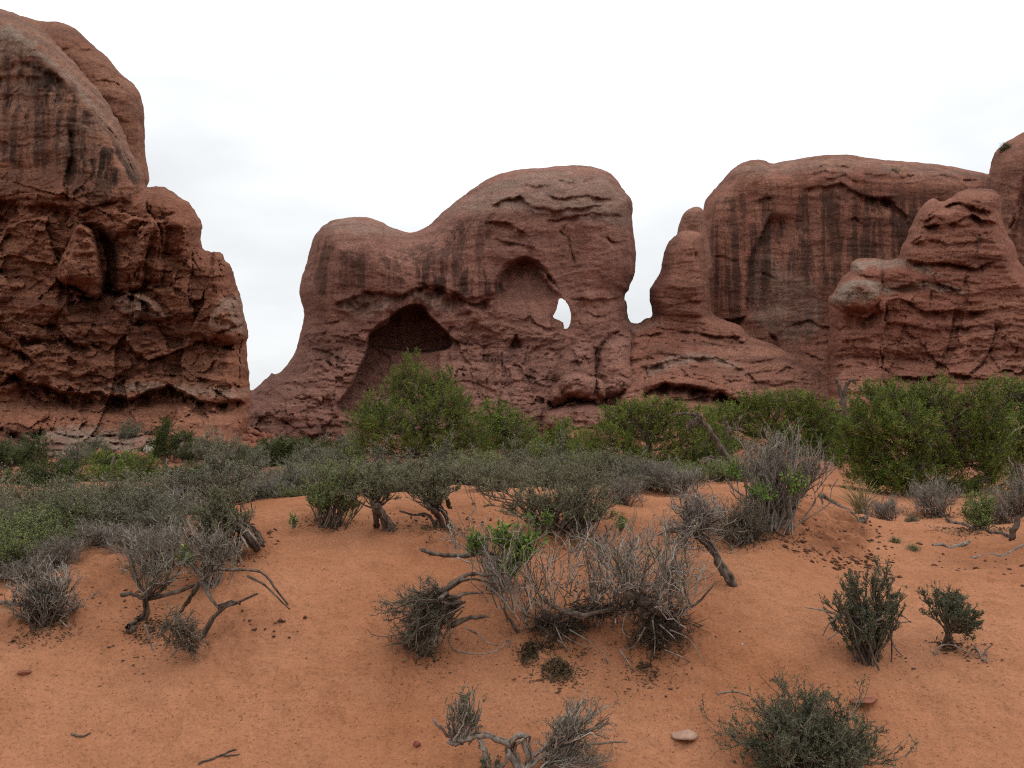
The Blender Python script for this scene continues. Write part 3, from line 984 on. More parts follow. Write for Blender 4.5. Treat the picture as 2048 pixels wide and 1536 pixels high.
RW.T += np.clip(V_ - 690, 0, None) * 0.12
RW.varn += 0.35
RW.paint("v", [(1420, 390), (1560, 370), (1900, 380), (1900, 560), (1700, 600), (1560, 560), (1540, 640), (1420, 640)], 0.8, 30)
RW.paint("p", [(1495, 520), (1540, 440), (1560, 520), (1640, 560), (1650, 660), (1590, 690), (1495, 640)], 0.40, 15)
RW.pale += 0.10
RW.paint("p", [(1450, 345), (1500, 318), (1700, 305), (1960, 340), (1960, 365), (1700, 350), (1480, 360)], 0.40, 15)
wall = RW.build("sandstone_wall", ROCK_RIGHT, (1700, 940))
tag(wall, "long red sandstone wall with vertical dark streaks and a diagonal crack", "rock wall")

# --- dome cut by the right edge
RD = Rock([(1970, 1000), (1972, 420), (1978, 350), (1983, 322), (1992, 301), (2010, 286), (2030, 274), (2060, 258), (2120, 232), (2220, 215), (2330, 260), (2380, 420), (2400, 1000)],
          163, 12, 70, lean=0.08, jitter=1.3, seed=7)
RD.weather(RD.U * 0 + 0.2, 0.4, flutes=0.5)
RD.side([(2050, 340), (2035, 430), (2020, 470), (2022, 560)], 2.2, 40, 5)
RD.crack([(2046, 350), (2030, 430), (2016, 460)], 4, 1.5)
RD.varn += 0.3
RD.pale += 0.15
dome = RD.build("sandstone_dome", ROCK_RIGHT, (2100, 940))
tag(dome, "smooth rounded sandstone dome cut off by the right edge of the view", "rock dome")

# --- stepped outcrop in front of the wall
RO = Rock([(1640, 1000), (1650, 850), (1655, 790), (1656, 740), (1653, 700), (1660, 655), (1657, 602), (1665, 586), (1681, 560), (1699, 541), (1702, 526), (1715, 518), (1740, 517), (1765, 520), (1795, 516),
           (1801, 498), (1815, 470), (1826, 441), (1850, 406), (1868, 397), (1884, 404), (1905, 392), (1921, 382), (1946, 376), (1985, 379), (2002, 394), (2001, 418),
           (2006, 440), (2016, 470), (2031, 492), (2036, 520), (2050, 537), (2075, 580), (2100, 650), (2240, 760), (2300, 1000)],
          136, 11, 32, lean=0.16, jitter=1.8, seed=8)
U_, V_ = RO.U, RO.V
RO.weather(np.clip(0.4 + 0.35 * sstep(620, 700, V_), 0, 1), 0.7, blocks=0.5, flutes=0.15)
RO.crack([(1768, 520), (1766, 560), (1764, 585)], 3, 1.8)
RO.crack([(1772, 600), (1770, 640), (1763, 680), (1762, 720), (1770, 760), (1772, 800)], 3.2, 2.2)
RO.crack([(1908, 625), (1902, 660), (1893, 700), (1880, 725), (1868, 740)], 3.0, 1.8)
RO.crack([(1860, 580), (1859, 620)], 2.5, 1.2)
RO.crack([(1994, 640), (1985, 690), (1960, 730), (1935, 750)], 3.5, 2.0)
RO.crack([(1932, 545), (1925, 575)], 2.5, 1.2)
RO.ledge([(1800, 512), (1850, 524), (1900, 526), (1950, 535), (1995, 520)], 1.8, 26, 3)
RO.ledge([(1765, 575), (1820, 568), (1860, 562), (1925, 580)], 1.6, 26, 3)
RO.ledge([(1655, 600), (1690, 625), (1730, 635), (1770, 610)], 2.2, 40, 4)
RO.ledge([(1770, 600), (1800, 592), (1830, 612), (1850, 622), (1910, 618), (1945, 622), (1985, 615)], 2.0, 30, 3)
RO.ledge([(1700, 548), (1740, 552), (1765, 556)], 1.2, 14, 3)
RO.ledge([(1835, 452), (1890, 446), (1945, 430), (1965, 440), (2000, 445)], 2.2, 26, 3)
RO.ledge([(1880, 412), (1920, 404), (1960, 420), (2000, 418)], 1.6, 20, 3)
RO.ledge([(1825, 432), (1850, 440), (1875, 424)], 1.3, 16, 3)
RO.ledge([(1800, 488), (1860, 482), (1920, 486), (1960, 482)], 0.9, 14, 3)
RO.ledge([(1905, 650), (1935, 655), (1950, 648)], 1.2, 18, 3)
RO.boss([(1665, 590), (1690, 560), (1720, 552), (1755, 575), (1760, 600), (1735, 625), (1700, 620)], 2.2, 20)
RO.boss([(1755, 610), (1772, 600), (1775, 618), (1762, 625)], 1.0, 8)
RO.ledge([(1700, 715), (1730, 725), (1745, 722)], 1.3, 16, 3)
RO.ledge([(1780, 755), (1840, 752), (1900, 748), (1960, 752)], 1.6, 28, 3)
RO.side([(1652, 680), (1652, 760), (1650, 800)], 1.5, 15, 3)
RO.T += np.clip(V_ - 720, 0, None) * 0.08
RO.varn += 0.12
RO.paint("v", [(1948, 470), (1965, 470), (1962, 530), (1945, 530)], 0.9, 6)
RO.pale += 0.06
RO.paint("p", [(1662, 600), (1690, 555), (1760, 560), (1760, 590), (1700, 615)], 0.9, 8)
RO.paint("p", [(1700, 520), (1765, 518), (1800, 516), (1900, 545), (1880, 552), (1780, 540), (1705, 545)], 0.7, 8)
RO.paint("p", [(1765, 570), (1860, 555), (1925, 575), (1925, 592), (1850, 580), (1770, 590)], 0.7, 7)
outcrop = RO.build("rock_outcrop", ROCK_RIGHT, (1850, 940))
tag(outcrop, "stepped red rock outcrop with pale ledges and vertical cracks on the right", "rock outcrop")

# ------------------------------------------------------------------ plants
def norm(v):
    return v / np.maximum(np.linalg.norm(v, axis=-1, keepdims=True), 1e-9)


class Plant:
    """collects branches (arrays of polylines) and leaves for one plant, in world space"""

    def __init__(self, seed):
        self.r = np.random.default_rng(seed)
        self.parts = {}

    def add_tubes(self, part, pts, r0, r1, sides=3):
        """pts (B, k, 3); radii per branch"""
        pts = np.asarray(pts, float)
        B, k, _ = pts.shape
        if sides >= 5:                                     # thick wood: knots, closed splintered ends, loose strands of bark
            if sides >= 7:
                for _k in range(3):
                    off = self.r.normal(size=(B, 1, 3)) * 0.55 + self.r.normal(size=(B, k, 3)) * 0.22
                    self.add_tubes(part, pts + off * np.linspace(np.mean(r0), np.mean(r1), k)[None, :, None], 0.5 * np.asarray(r0), 0.42 * np.asarray(r1), 4)
            r0b, r1b = float(np.mean(r0)), float(np.mean(r1))
            e0 = pts[:, :1] + (pts[:, :1] - pts[:, 1:2]) / np.maximum(np.linalg.norm(pts[:, :1] - pts[:, 1:2], axis=-1, keepdims=True), 1e-9) * r0b * 0.5
            e1 = pts[:, -1:] + (pts[:, -1:] - pts[:, -2:-1]) / np.maximum(np.linalg.norm(pts[:, -1:] - pts[:, -2:-1], axis=-1, keepdims=True), 1e-9) * r1b * 1.2
            pts = np.concatenate([e0, pts, e1], 1)
            k += 2
        t = np.gradient(pts, axis=1)
        t = norm(t)
        ref = np.array([0.31, 0.87, 0.38])
        n1 = norm(np.cross(t, ref))
        n2 = np.cross(t, n1)
        s = np.linspace(0, 1, k)
        rad = np.broadcast_to(np.asarray(r0, float), (B,))[:, None] * (1 - s) + np.broadcast_to(np.asarray(r1, float), (B,))[:, None] * s
        if sides >= 5:
            rad = rad * self.r.uniform(0.82, 1.2, rad.shape)
            rad[:, 0] *= 0.06
            rad[:, -1] *= 0.06
        a = np.arange(sides) * 2 * math.pi / sides
        ring = (n1[:, :, None] * np.cos(a)[:, None] + n2[:, :, None] * np.sin(a)[:, None]) * rad[:, :, None, None]
        v = (pts[:, :, None] + ring).reshape(-1, 3)
        I = np.arange(B * k * sides).reshape(B, k, sides)
        J = np.roll(I, -1, axis=2)
        f = np.stack([I[:, :-1], J[:, :-1], J[:, 1:], I[:, 1:]], -1).reshape(-1, 4)
        tint = np.repeat(self.r.random(B) ** 1.7, k * sides)
        self._push(part, v, f, tint)

    def _push(self, part, v, f, tint):
        L = self.parts.setdefault(part, [[], [], [], 0])
        L[0].append(v)
        L[1].append(f + L[3])
        L[2].append(tint)
        L[3] += len(v)

    def add_leaves(self, part, p, d, length, width, tint=None):
        n = len(p)
        if n == 0:
            return
        d = norm(d)
        s = norm(np.cross(d, self.r.normal(size=(n, 3))))
        up = np.cross(s, d)
        L = length * self.r.uniform(0.6, 1.3, (n, 1))
        Wd = width * self.r.uniform(0.7, 1.2, (n, 1))
        mid = p + d * L * 0.5 + up * L * 0.08
        v = np.stack([p, mid + s * Wd * 0.5, p + d * L, mid - s * Wd * 0.5], 1).reshape(-1, 3)
        f = np.arange(n * 4).reshape(n, 4)
        if tint is None:
            tint = self.r.random(n)
        self._push(part, v, f, np.repeat(tint, 4))

    def curve(self, a, b, k=7, wig=0.05, bow=None):
        """(B,k,3) curves from a to b with a bowed middle and some kinks"""
        a, b = np.broadcast_arrays(np.asarray(a, float), np.asarray(b, float))
        B = len(a)
        L = np.linalg.norm(b - a, axis=-1)
        c = (a + b) / 2 if bow is None else bow
        t = np.linspace(0, 1, k)[None, :, None]
        p = (1 - t) ** 2 * a[:, None] + 2 * t * (1 - t) * c[:, None] + t ** 2 * b[:, None]
        w = self.r.normal(size=(B, k, 3)) * (wig * L)[:, None, None]
        w = w * np.sin(np.linspace(0.15, 1, k) * 1.3)[None, :, None]
        w[:, 0] = 0
        return p + w

    def sprout(self, src, n, t0, t1, length, spread, up, k=4, wig=0.08):
        """n twigs from random places along the source branches"""
        B, ks, _ = src.shape
        bi = self.r.integers(0, B, n)
        t = self.r.uniform(t0, t1, n) * (ks - 1.001)
        i = t.astype(int)
        fr_ = (t - i)[:, None]
        p = src[bi, i] * (1 - fr_) + src[bi, i + 1] * fr_
        tg = norm(src[bi, i + 1] - src[bi, i])
        d = norm(tg + spread * self.r.normal(size=(n, 3)) + np.array([0, 0, up]))
        L = length * self.r.uniform(0.4, 1.2, n)[:, None]
        return self.curve(p, p + d * L, k, wig, p + (d + 0.35 * tg) * L * 0.5)

    def leaves_on(self, part, src, n, length, width, t0=0.15, spread=0.8, tint=None):
        B, ks, _ = src.shape
        bi = self.r.integers(0, B, n)
        t = self.r.uniform(t0, 1, n) * (ks - 1.001)
        i = t.astype(int)
        fr_ = (t - i)[:, None]
        p = src[bi, i] * (1 - fr_) + src[bi, i + 1] * fr_
        tg = norm(src[bi, i + 1] - src[bi, i])
        self.add_leaves(part, p, tg + spread * self.r.normal(size=(n, 3)), length, width, tint)

    def crown_points(self, c, rad, n, shell=0.35, low=-0.5):
        """points inside an ellipsoid, more of them near its skin"""
        d = norm(self.r.normal(size=(n * 3, 3)))
        d = d[d[:, 2] > low][:n]
        return c + d * rad * (self.r.random((len(d), 1)) ** shell)

    def build(self, name, mats, base, label, cat, group=None, kind=None, root=None):
        base = np.asarray(base, float)
        if root is None:
            root = link(name, None, base)
            tag(root, label, cat, group, kind)
        for part, (v, f, t, _) in self.parts.items():
            kind_ = part.split("#")[0]          # several roots or trunks are parts of their own
            me = make_mesh(kind_, np.concatenate(v) - base, np.concatenate(f), mats[kind_], False, {"tint": np.concatenate(t)})
            link(kind_, me, (0, 0, 0), root)
        return root


def px_line(pts, Y, dep=0.0, r=None):
    """photo polyline to world points around distance Y; a third number is an offset in depth"""
    out = []
    for q in pts:
        dy = q[2] if len(q) > 2 else (0 if r is None else r.normal() * dep)
        out.append(at(q[0], q[1], Y + dy))
    return np.array(out)


def resample(p, k):
    p = smooth_line(p, 4, False)
    s = np.concatenate([[0], np.cumsum(np.linalg.norm(np.diff(p, axis=0), axis=1))])
    t = np.linspace(0, s[-1], k)
    return np.stack([np.interp(t, s, p[:, c]) for c in range(3)], 1)


def shrub(name, label, cat, base_px, Y, crowns, leafm=L_SAGE, twigm=T_OLIVE, barkm=BARK_D, stems=16, t1=120, t2=400, leaves=4000,
          ls=0.016, lw=0.006, rt=0.0030, rs=0.009, len1=0.30, len2=0.16, up=0.35, spread=0.42, seed=1, trunks=(), group=None, depth=0.85,
          extra=None, shell=0.5, low=-0.6, stem_from=None):
    """crowns: photo boxes (x0, y0, x1, y1) that the twigs fill; trunks: photo polylines with radii (points, r0, r1)"""
    P = Plant(seed)
    kY = float(bank(Y)) / Y
    Y = float(bank(Y))
    ls, lw, rt, rs = ls * kY, lw * kY, rt * kY, rs * kY
    trunks = [(t_[0], t_[1] * kY, t_[2] * kY) for t_ in trunks]
    base = foot(base_px, Y)
    mpp = Y / F_PX
    tot = sum((c[2] - c[0]) * (c[3] - c[1]) for c in crowns)
    origin = base if stem_from is None else at(stem_from[0], stem_from[1], Y)
    for c in crowns:
        sh = (c[2] - c[0]) * (c[3] - c[1]) / tot
        rad = np.array([(c[2] - c[0]) / 2 * mpp, (c[2] - c[0]) / 2 * mpp * depth, (c[3] - c[1]) / 2 * mpp])
        cen_ = at((c[0] + c[2]) / 2, (c[1] + c[3]) / 2, Y)
        size = rad.mean() * 2
        n = max(4, int(stems * sh))
        tg = P.crown_points(cen_, rad, n, shell, low)
        tg = cen_ + (tg - cen_) * np.where(P.r.random((len(tg), 1)) < 0.12, P.r.uniform(1.10, 1.32, (len(tg), 1)), P.r.uniform(0.75, 1.1, (len(tg), 1)))
        o = origin if len(c) < 6 else at(c[4], c[5], Y)
        a = o + P.r.normal(size=(len(tg), 3)) * np.array([1, 1, 0.25]) * rad[0] * (0.20 if stem_from is None else 0.07)
        kb = P.r.uniform(0.0, 1.0, (len(tg), 1))
        bow = a + (tg - a) * ((1 - kb) * np.array([0.30, 0.30, 0.62]) + kb * np.array([0.62, 0.62, 0.34])) + P.r.normal(size=tg.shape) * 0.10 * size
        st = P.curve(a, tg, 7, 0.035, bow)
        w1 = P.sprout(st, max(6, int(t1 * sh)), 0.3, 1.0, len1 * size, spread, up, 5, 0.06)
        w2 = P.sprout(np.concatenate([w1]), max(8, int(t2 * sh)), 0.15, 1.0, len2 * size, spread * 1.1, up, 4, 0.08)
        w3 = P.sprout(w2, int(t2 * sh * 2.2), 0.1, 1.0, len2 * 0.6 * size, spread * 1.2, up, 3, 0.10)
        P.add_tubes("twigs", w3, rt * 0.55, rt * 0.30)
        P.add_tubes("stems", st, rs * P.r.uniform(0.6, 1.2, len(st)), rt * 1.1, 4)
        P.add_tubes("twigs", w1, rt * 1.25, rt * 0.8)
        P.add_tubes("twigs", w2, rt * 0.9, rt * 0.45)
        nl = int(leaves * sh)
        if nl:
            P.leaves_on("leaves", w3, int(nl * .9), ls, lw)
            P.leaves_on("leaves", w2, int(nl * .5), ls, lw)
            P.leaves_on("leaves", w1, int(nl * .1), ls, lw, 0.4)
    for i_, tr in enumerate(trunks):
        pts = resample(px_line(tr[0], Y, 0.05, P.r), 14)
        pts = pts + 0.16 * tr[1] * P.r.normal(size=pts.shape)
        P.add_tubes(f"trunk#{i_}", pts[None], tr[1], tr[2], 7)
    if extra:
        extra(P, base, mpp)
    return P.build(name, {"stems": barkm, "twigs": twigm, "leaves": leafm, "trunk": barkm, "broad_leaves": L_GREEN, "root": BARK_G, "leaf_stalks": T_OLIVE, "dead_branches": BARK_G}, base, label, cat, group)


def roots(lines, Y, part="root", r=0.008, sides=5):
    r = r * float(bank(Y)) / Y
    Y = float(bank(Y))

    def f(P, base, mpp):
        for i_, ln in enumerate(lines):
            pts = resample(px_line(ln, Y, 0.04, P.r), 18)
            gzz = ground_z(pts[:, 0], pts[:, 1])
            pts[:, 2] = np.maximum(pts[:, 2], gzz + r * 0.3)
            P.add_tubes(f"{part}#{i_}", pts[None], r, r * 0.35, sides)
    return f


def broad(boxes, Y, n=220, L=0.035, Wd=0.017, st=None):
    L, Wd = L * float(bank(Y)) / Y, Wd * float(bank(Y)) / Y
    Y = float(bank(Y))

    def f(P, base, mpp):
        for i_, b in enumerate(boxes):
            c = at((b[0] + b[2]) / 2, (b[1] + b[3]) / 2, Y - 0.1)
            rad = np.array([(b[2] - b[0]) / 2, (b[2] - b[0]) / 2.4, (b[3] - b[1]) / 2]) * mpp
            q = P.crown_points(c, rad, 26, 0.5, -0.9)
            o = c - np.array([0, 0, rad[2] * 1.3])
            sp = P.curve(o + 0 * q, q, 5, 0.05)
            P.add_tubes(f"leaf_stalks#{i_}", sp, 0.0032, 0.0015)
            P.leaves_on(f"broad_leaves#{i_}", sp, n, L, Wd, 0.35, 1.0)
    return f


def multi(*fs):
    def f(P, base, mpp):
        for g_ in fs:
            g_(P, base, mpp)
    return f


# --- the plants one can tell apart in the foreground
shrub("blackbrush", "dense dark green shrub with grey twigs at bottom right, cut by the frame", "shrub", 1605, 4.95,
      [(1440, 1385, 1765, 1600), (1460, 1440, 1600, 1590), (1560, 1372, 1700, 1560), (1640, 1400, 1760, 1590)],
      L_SAGED, T_OLIVE, stems=90, t1=620, t2=2400, leaves=24000, ls=0.013, lw=0.0055, rt=0.0020, rs=0.006, len1=0.24, len2=0.13, seed=11)
shrub("blackbrush", "upright dark shrub with bare crooked roots left of the smallest shrub", "shrub", 1728, 6.45,
      [(1640, 1110, 1770, 1290), (1690, 1095, 1815, 1280), (1650, 1130, 1740, 1240), (1740, 1130, 1815, 1250), (1700, 1200, 1775, 1312), (1640, 1215, 1720, 1285)],
      L_SAGED, T_OLIVE, stems=60, t1=420, t2=1500, leaves=13000, ls=0.014, lw=0.006, rt=0.0024, rs=0.007, len1=0.22, len2=0.12, up=0.6, seed=12,
      extra=roots([[(1720, 1235), (1690, 1232), (1660, 1245), (1645, 1272)], [(1715, 1245), (1680, 1262), (1655, 1280)], [(1730, 1250), (1780, 1247), (1822, 1243)],
                   [(1725, 1255), (1790, 1228), (1822, 1245)], [(1775, 1260), (1790, 1295), (1806, 1312)], [(1735, 1300), (1755, 1312), (1765, 1308)], [(1690, 1235), (1650, 1222), (1610, 1215)]], 6.45, r=0.009))
shrub("blackbrush", "smallest dark shrub on a forked stem near the right edge", "shrub", 1897, 6.75,
      [(1840, 1168, 1945, 1262), (1915, 1200, 1975, 1300)], L_SAGED, T_OLIVE, stems=40, t1=260, t2=900, leaves=7500, ls=0.014, lw=0.006, rt=0.0024, rs=0.007,
      len1=0.24, len2=0.13, up=0.5, seed=13, stem_from=(1895, 1262), trunks=[([(1888, 1290), (1892, 1275), (1896, 1255)], 0.016, 0.011), ([(1904, 1290), (1902, 1275), (1898, 1258)], 0.013, 0.010)],
      extra=roots([[(1868, 1312), (1880, 1292), (1905, 1290), (1930, 1302), (1968, 1315)], [(1968, 1314), (1972, 1300), (1985, 1290)], [(1950, 1315), (1972, 1322), (1976, 1330)]], 6.7, r=0.008))
shrub("dead_shrub", "leafless twig crown on a leaning bare trunk in open sand", "dead shrub", 1462, 7.75,
      [(1320, 990, 1480, 1090), (1345, 965, 1440, 1060), (1290, 1030, 1400, 1100)], twigm=T_GREY, barkm=BARK_D, stems=50, t1=240, t2=700, leaves=0, rt=0.0030, rs=0.008,
      len1=0.3, len2=0.2, up=0.15, spread=0.6, seed=14, stem_from=(1388, 1066), low=-0.8,
      trunks=[([(1468, 1172), (1450, 1150), (1432, 1118), (1412, 1088), (1388, 1064)], 0.034, 0.026), ([(1388, 1064), (1372, 1080), (1370, 1105), (1374, 1135)], 0.014, 0.006),
              ([(1462, 1168), (1475, 1172), (1490, 1182)], 0.016, 0.006), ([(1455, 1165), (1448, 1150), (1442, 1150)], 0.013, 0.008), ([(1386, 1066), (1350, 1060), (1310, 1072)], 0.012, 0.004)])
shrub("dead_shrub", "fallen ball of dry brown twigs with looping bare roots", "dead shrub", 880, 6.35,
      [(742, 1160, 890, 1300, 905, 1205), (760, 1210, 900, 1325, 905, 1215), (800, 1140, 890, 1230, 905, 1195)], L_SAGED, T_OLIVE, BARK_D, stems=90, t1=700, t2=2300, leaves=1800, ls=0.011, lw=0.004, rt=0.0022, rs=0.006,
      len1=0.22, len2=0.11, up=-0.05, spread=0.45, seed=15, low=-1.0, shell=0.45,
      trunks=[([(870, 1195), (890, 1180), (915, 1160), (945, 1148), (985, 1150)], 0.017, 0.007), ([(880, 1200), (910, 1168), (950, 1158), (990, 1168)], 0.014, 0.005), ([(885, 1205), (920, 1190), (965, 1185)], 0.011, 0.004),
              ([(905, 1250), (930, 1238), (976, 1232)], 0.018, 0.006)],
      extra=roots([[(905, 1262), (898, 1280), (910, 1300), (950, 1308), (990, 1303), (1020, 1280)], [(930, 1256), (955, 1268), (975, 1285), (1005, 1292)], [(810, 1320), (795, 1330), (782, 1344)]], 6.3, r=0.007))
def tangle(label, base_px, Y, line, rise, nup, ndown, dark_boxes, trunks, root_lines, seed):
    """leafless brush: pale wands rising from a low crooked branch, a dark matted underside and hanging roots"""
    P = Plant(seed)
    Y0, Y = Y, float(bank(Y))
    base = foot(base_px, Y)
    mpp = Y / F_PX
    L = resample(px_line(line, Y, 0.06, P.r), 40)
    a = L[P.r.integers(0, 40, nup)] + P.r.normal(size=(nup, 3)) * 0.05
    h = P.r.uniform(rise[0], rise[1], nup) * mpp
    lat = (a[:, 0] - L[:, 0].mean()) * 0.45 + P.r.normal(size=nup) * 0.10
    tip = a + np.stack([lat, P.r.normal(size=nup) * 0.16, h], 1)
    st = P.curve(a, tip, 7, 0.05, a + (tip - a) * np.array([0.5, 0.5, 0.5]) + P.r.normal(size=a.shape) * 0.05)
    P.add_tubes("wands", st, 0.0048, 0.0018, 4)
    w1 = P.sprout(st, nup * 5, 0.2, 1, 0.17, 0.55, 0.40, 5, 0.07)
    w2 = P.sprout(w1, nup * 8, 0.1, 1, 0.085, 0.7, 0.3, 4, 0.08)
    P.add_tubes("wands", w1, 0.0026, 0.0014)
    P.add_tubes("wands", w2, 0.0016, 0.0008)
    P.leaves_on("dry_leaves", w1, 260, 0.022, 0.012, 0.0, 1.5)
    for (x0, y0, x1, y1) in dark_boxes:
        c = at((x0 + x1) / 2, (y0 + y1) / 2, Y)
        rad = np.array([(x1 - x0) / 2, (x1 - x0) / 2.2, (y1 - y0) / 2]) * mpp
        q = P.crown_points(c, rad, ndown, 0.6, -1)
        o = L[P.r.integers(0, 40, len(q))] * 0.35 + (c + P.r.normal(size=q.shape) * rad * 0.3) * 0.65
        tw = P.curve(o, q, 6, 0.12)
        P.add_tubes("mat", tw, 0.0042, 0.0020, 3)
        t2_ = P.sprout(tw, ndown * 5, 0.1, 1, 0.10, 0.9, -0.1, 4, 0.1)
        P.add_tubes("mat", t2_, 0.0022, 0.0010)
        P.leaves_on("matted_litter", t2_, ndown * 9, 0.016, 0.008, 0.0, 1.5)
    for i_, (pts, r0, r1) in enumerate(trunks):
        p = resample(px_line(pts, Y, 0.04, P.r), 18)
        P.add_tubes(f"trunk#{i_}", (p + 0.3 * r0 * P.r.normal(size=p.shape))[None], r0, r1, 7)
    roots(root_lines, Y0 - 0.25, r=0.0055)(P, base, mpp)
    P.build("dead_shrub", {"wands": T_GREY, "dry_leaves": L_STRAW, "mat": T_BROWN, "matted_litter": LEAF_DRY, "trunk": BARK_D, "root": BARK_G}, base, label, "dead shrub")


LEAF_DRY = leaf_material("leaf_litter_brown", (0.045, 0.030, 0.018), (0.17, 0.115, 0.06))
tangle("pale leafless shrub of upright twigs above two clumps of dark matted litter", 1095, 6.7, [(1000, 1200), (1040, 1240), (1090, 1225), (1150, 1218), (1220, 1218), (1270, 1205)], (35, 165), 85, 40,
       [(1030, 1215, 1160, 1300), (1060, 1240, 1200, 1310), (1150, 1190, 1270, 1250)],
       [([(1140, 1222), (1095, 1232), (1060, 1250), (1040, 1266), (1022, 1240), (1005, 1215)], 0.016, 0.006), ([(1110, 1228), (1180, 1228), (1240, 1215), (1290, 1195)], 0.015, 0.010), ([(1080, 1190), (1110, 1215), (1150, 1230)], 0.012, 0.010)],
       [[(1110, 1250), (1125, 1285), (1140, 1320)], [(1120, 1265), (1150, 1285), (1185, 1297)], [(1095, 1270), (1080, 1300), (1060, 1330)], [(1115, 1280), (1135, 1300), (1128, 1345)], [(1020, 1280), (1010, 1330), (1004, 1380)], [(1140, 1260), (1190, 1290), (1210, 1310)]], 16)
tangle("bare tangled shrub with a dark matted root crown and dangling roots", 1310, 6.5, [(1250, 1190), (1290, 1200), (1330, 1215), (1380, 1235)], (35, 150), 60, 46,
       [(1235, 1170, 1340, 1270), (1290, 1200, 1400, 1310), (1240, 1240, 1380, 1320)],
       [([(1262, 1190), (1290, 1205), (1320, 1225), (1345, 1240)], 0.032, 0.018), ([(1280, 1225), (1310, 1240), (1340, 1262)], 0.026, 0.012), ([(1362, 1300), (1372, 1340), (1378, 1375), (1372, 1395)], 0.014, 0.007), ([(1340, 1225), (1390, 1210), (1430, 1165)], 0.008, 0.004)],
       [[(1305, 1240), (1310, 1280), (1308, 1312)], [(1320, 1250), (1345, 1272), (1352, 1282)], [(1250, 1232), (1245, 1262), (1260, 1275)], [(1330, 1300), (1365, 1315), (1385, 1330)],
        [(1240, 1300), (1265, 1340), (1275, 1385), (1290, 1412)], [(1210, 1315), (1225, 1345), (1235, 1366)], [(1340, 1260), (1380, 1280), (1410, 1330)], [(1290, 1255), (1270, 1290), (1250, 1300)]], 17)
shrub("ash_shrub", "shrub with bright green broad leaves above a dark fallen stem", "shrub", 985, 7.5,
      [(935, 1050, 1020, 1120), (990, 1030, 1090, 1130), (1010, 1080, 1080, 1150)], L_YEL, T_OLIVE, BARK_D, stems=26, t1=90, t2=200, leaves=900, ls=0.02, lw=0.007, rt=0.0026, rs=0.007, seed=18,
      trunks=[([(845, 1100), (865, 1107), (900, 1110), (935, 1112), (965, 1106), (995, 1122)], 0.015, 0.019), ([(940, 1095), (970, 1108), (1000, 1125), (1020, 1140)], 0.024, 0.016)],
      extra=broad([(925, 1060, 975, 1105), (975, 1030, 1040, 1090), (1020, 1035, 1095, 1110), (990, 1090, 1050, 1145), (1000, 1060, 1070, 1120)], 7.0, 230, 0.044, 0.022))
shrub("sagebrush", "wide grey-green sagebrush with dark forked stems at the middle of the crest", "shrub", 1130, 8.9,
      [(1050, 935, 1270, 1060), (930, 925, 1080, 1020), (1150, 960, 1270, 1070), (1000, 970, 1140, 1070)], L_SAGE, T_OLIVE, BARK_D, stems=60, t1=420, t2=1600, leaves=14000, ls=0.018, lw=0.006, rt=0.003, rs=0.010,
      len1=0.22, len2=0.12, up=0.45, seed=19, trunks=[([(1110, 1085), (1125, 1050), (1150, 1020), (1180, 1000)], 0.024, 0.010), ([(1075, 1080), (1070, 1040), (1060, 1010)], 0.020, 0.009),
                                                      ([(1140, 1080), (1170, 1085), (1205, 1075), (1225, 1050)], 0.014, 0.006), ([(1200, 1095), (1215, 1075), (1210, 1050)], 0.012, 0.006)],
      extra=broad([(1220, 1020, 1262, 1060), (1080, 1010, 1110, 1050)], 8.8, 150, 0.034, 0.016))
shrub("sagebrush", "grey-green sagebrush with two dark splayed stems near the green-flowered one", "shrub", 880, 9.2,
      [(785, 940, 920, 1020), (840, 920, 935, 1000)], L_SAGE, T_OLIVE, BARK_D, stems=40, t1=260, t2=950, leaves=8500, ls=0.018, lw=0.006, rt=0.003, rs=0.009, len1=0.24, len2=0.13, up=0.4, seed=20,
      stem_from=(870, 1020), trunks=[([(888, 1058), (880, 1035), (862, 1015), (848, 1000)], 0.026, 0.014), ([(870, 1055), (856, 1030), (828, 1030), (800, 1022)], 0.016, 0.007), ([(898, 1015), (892, 990), (900, 975)], 0.020, 0.010), ([(900, 1060), (890, 1030), (878, 1012)], 0.02, 0.012)])
shrub("sagebrush", "rounded sagebrush on one thick dark shredded trunk at the crest", "shrub", 762, 9.0,
      [(690, 935, 800, 1020), (715, 930, 790, 1000)], L_SAGE, T_OLIVE, BARK_D, stems=36, t1=240, t2=900, leaves=8500, ls=0.018, lw=0.006, rt=0.003, rs=0.009, len1=0.24, len2=0.13, up=0.4, seed=21,
      stem_from=(750, 1015), trunks=[([(778, 1066), (768, 1040), (752, 1010)], 0.040, 0.026), ([(756, 1062), (752, 1035), (748, 1005)], 0.026, 0.020), ([(790, 1062), (776, 1040), (760, 1015)], 0.018, 0.012)])
shrub("rabbitbrush", "yellow-green leafy shrub leaning over bare sand left of the thick-trunked sagebrush", "shrub", 660, 9.3,
      [(590, 940, 720, 1045), (620, 920, 760, 1000)], L_YEL, T_OLIVE, BARK_D, stems=46, t1=300, t2=1000, leaves=7800, ls=0.020, lw=0.007, rt=0.003, rs=0.008, len1=0.25, len2=0.14, up=0.4, seed=22,
      extra=broad([(575, 1020, 600, 1052), (625, 990, 650, 1010)], 9.2, 40, 0.036, 0.018))
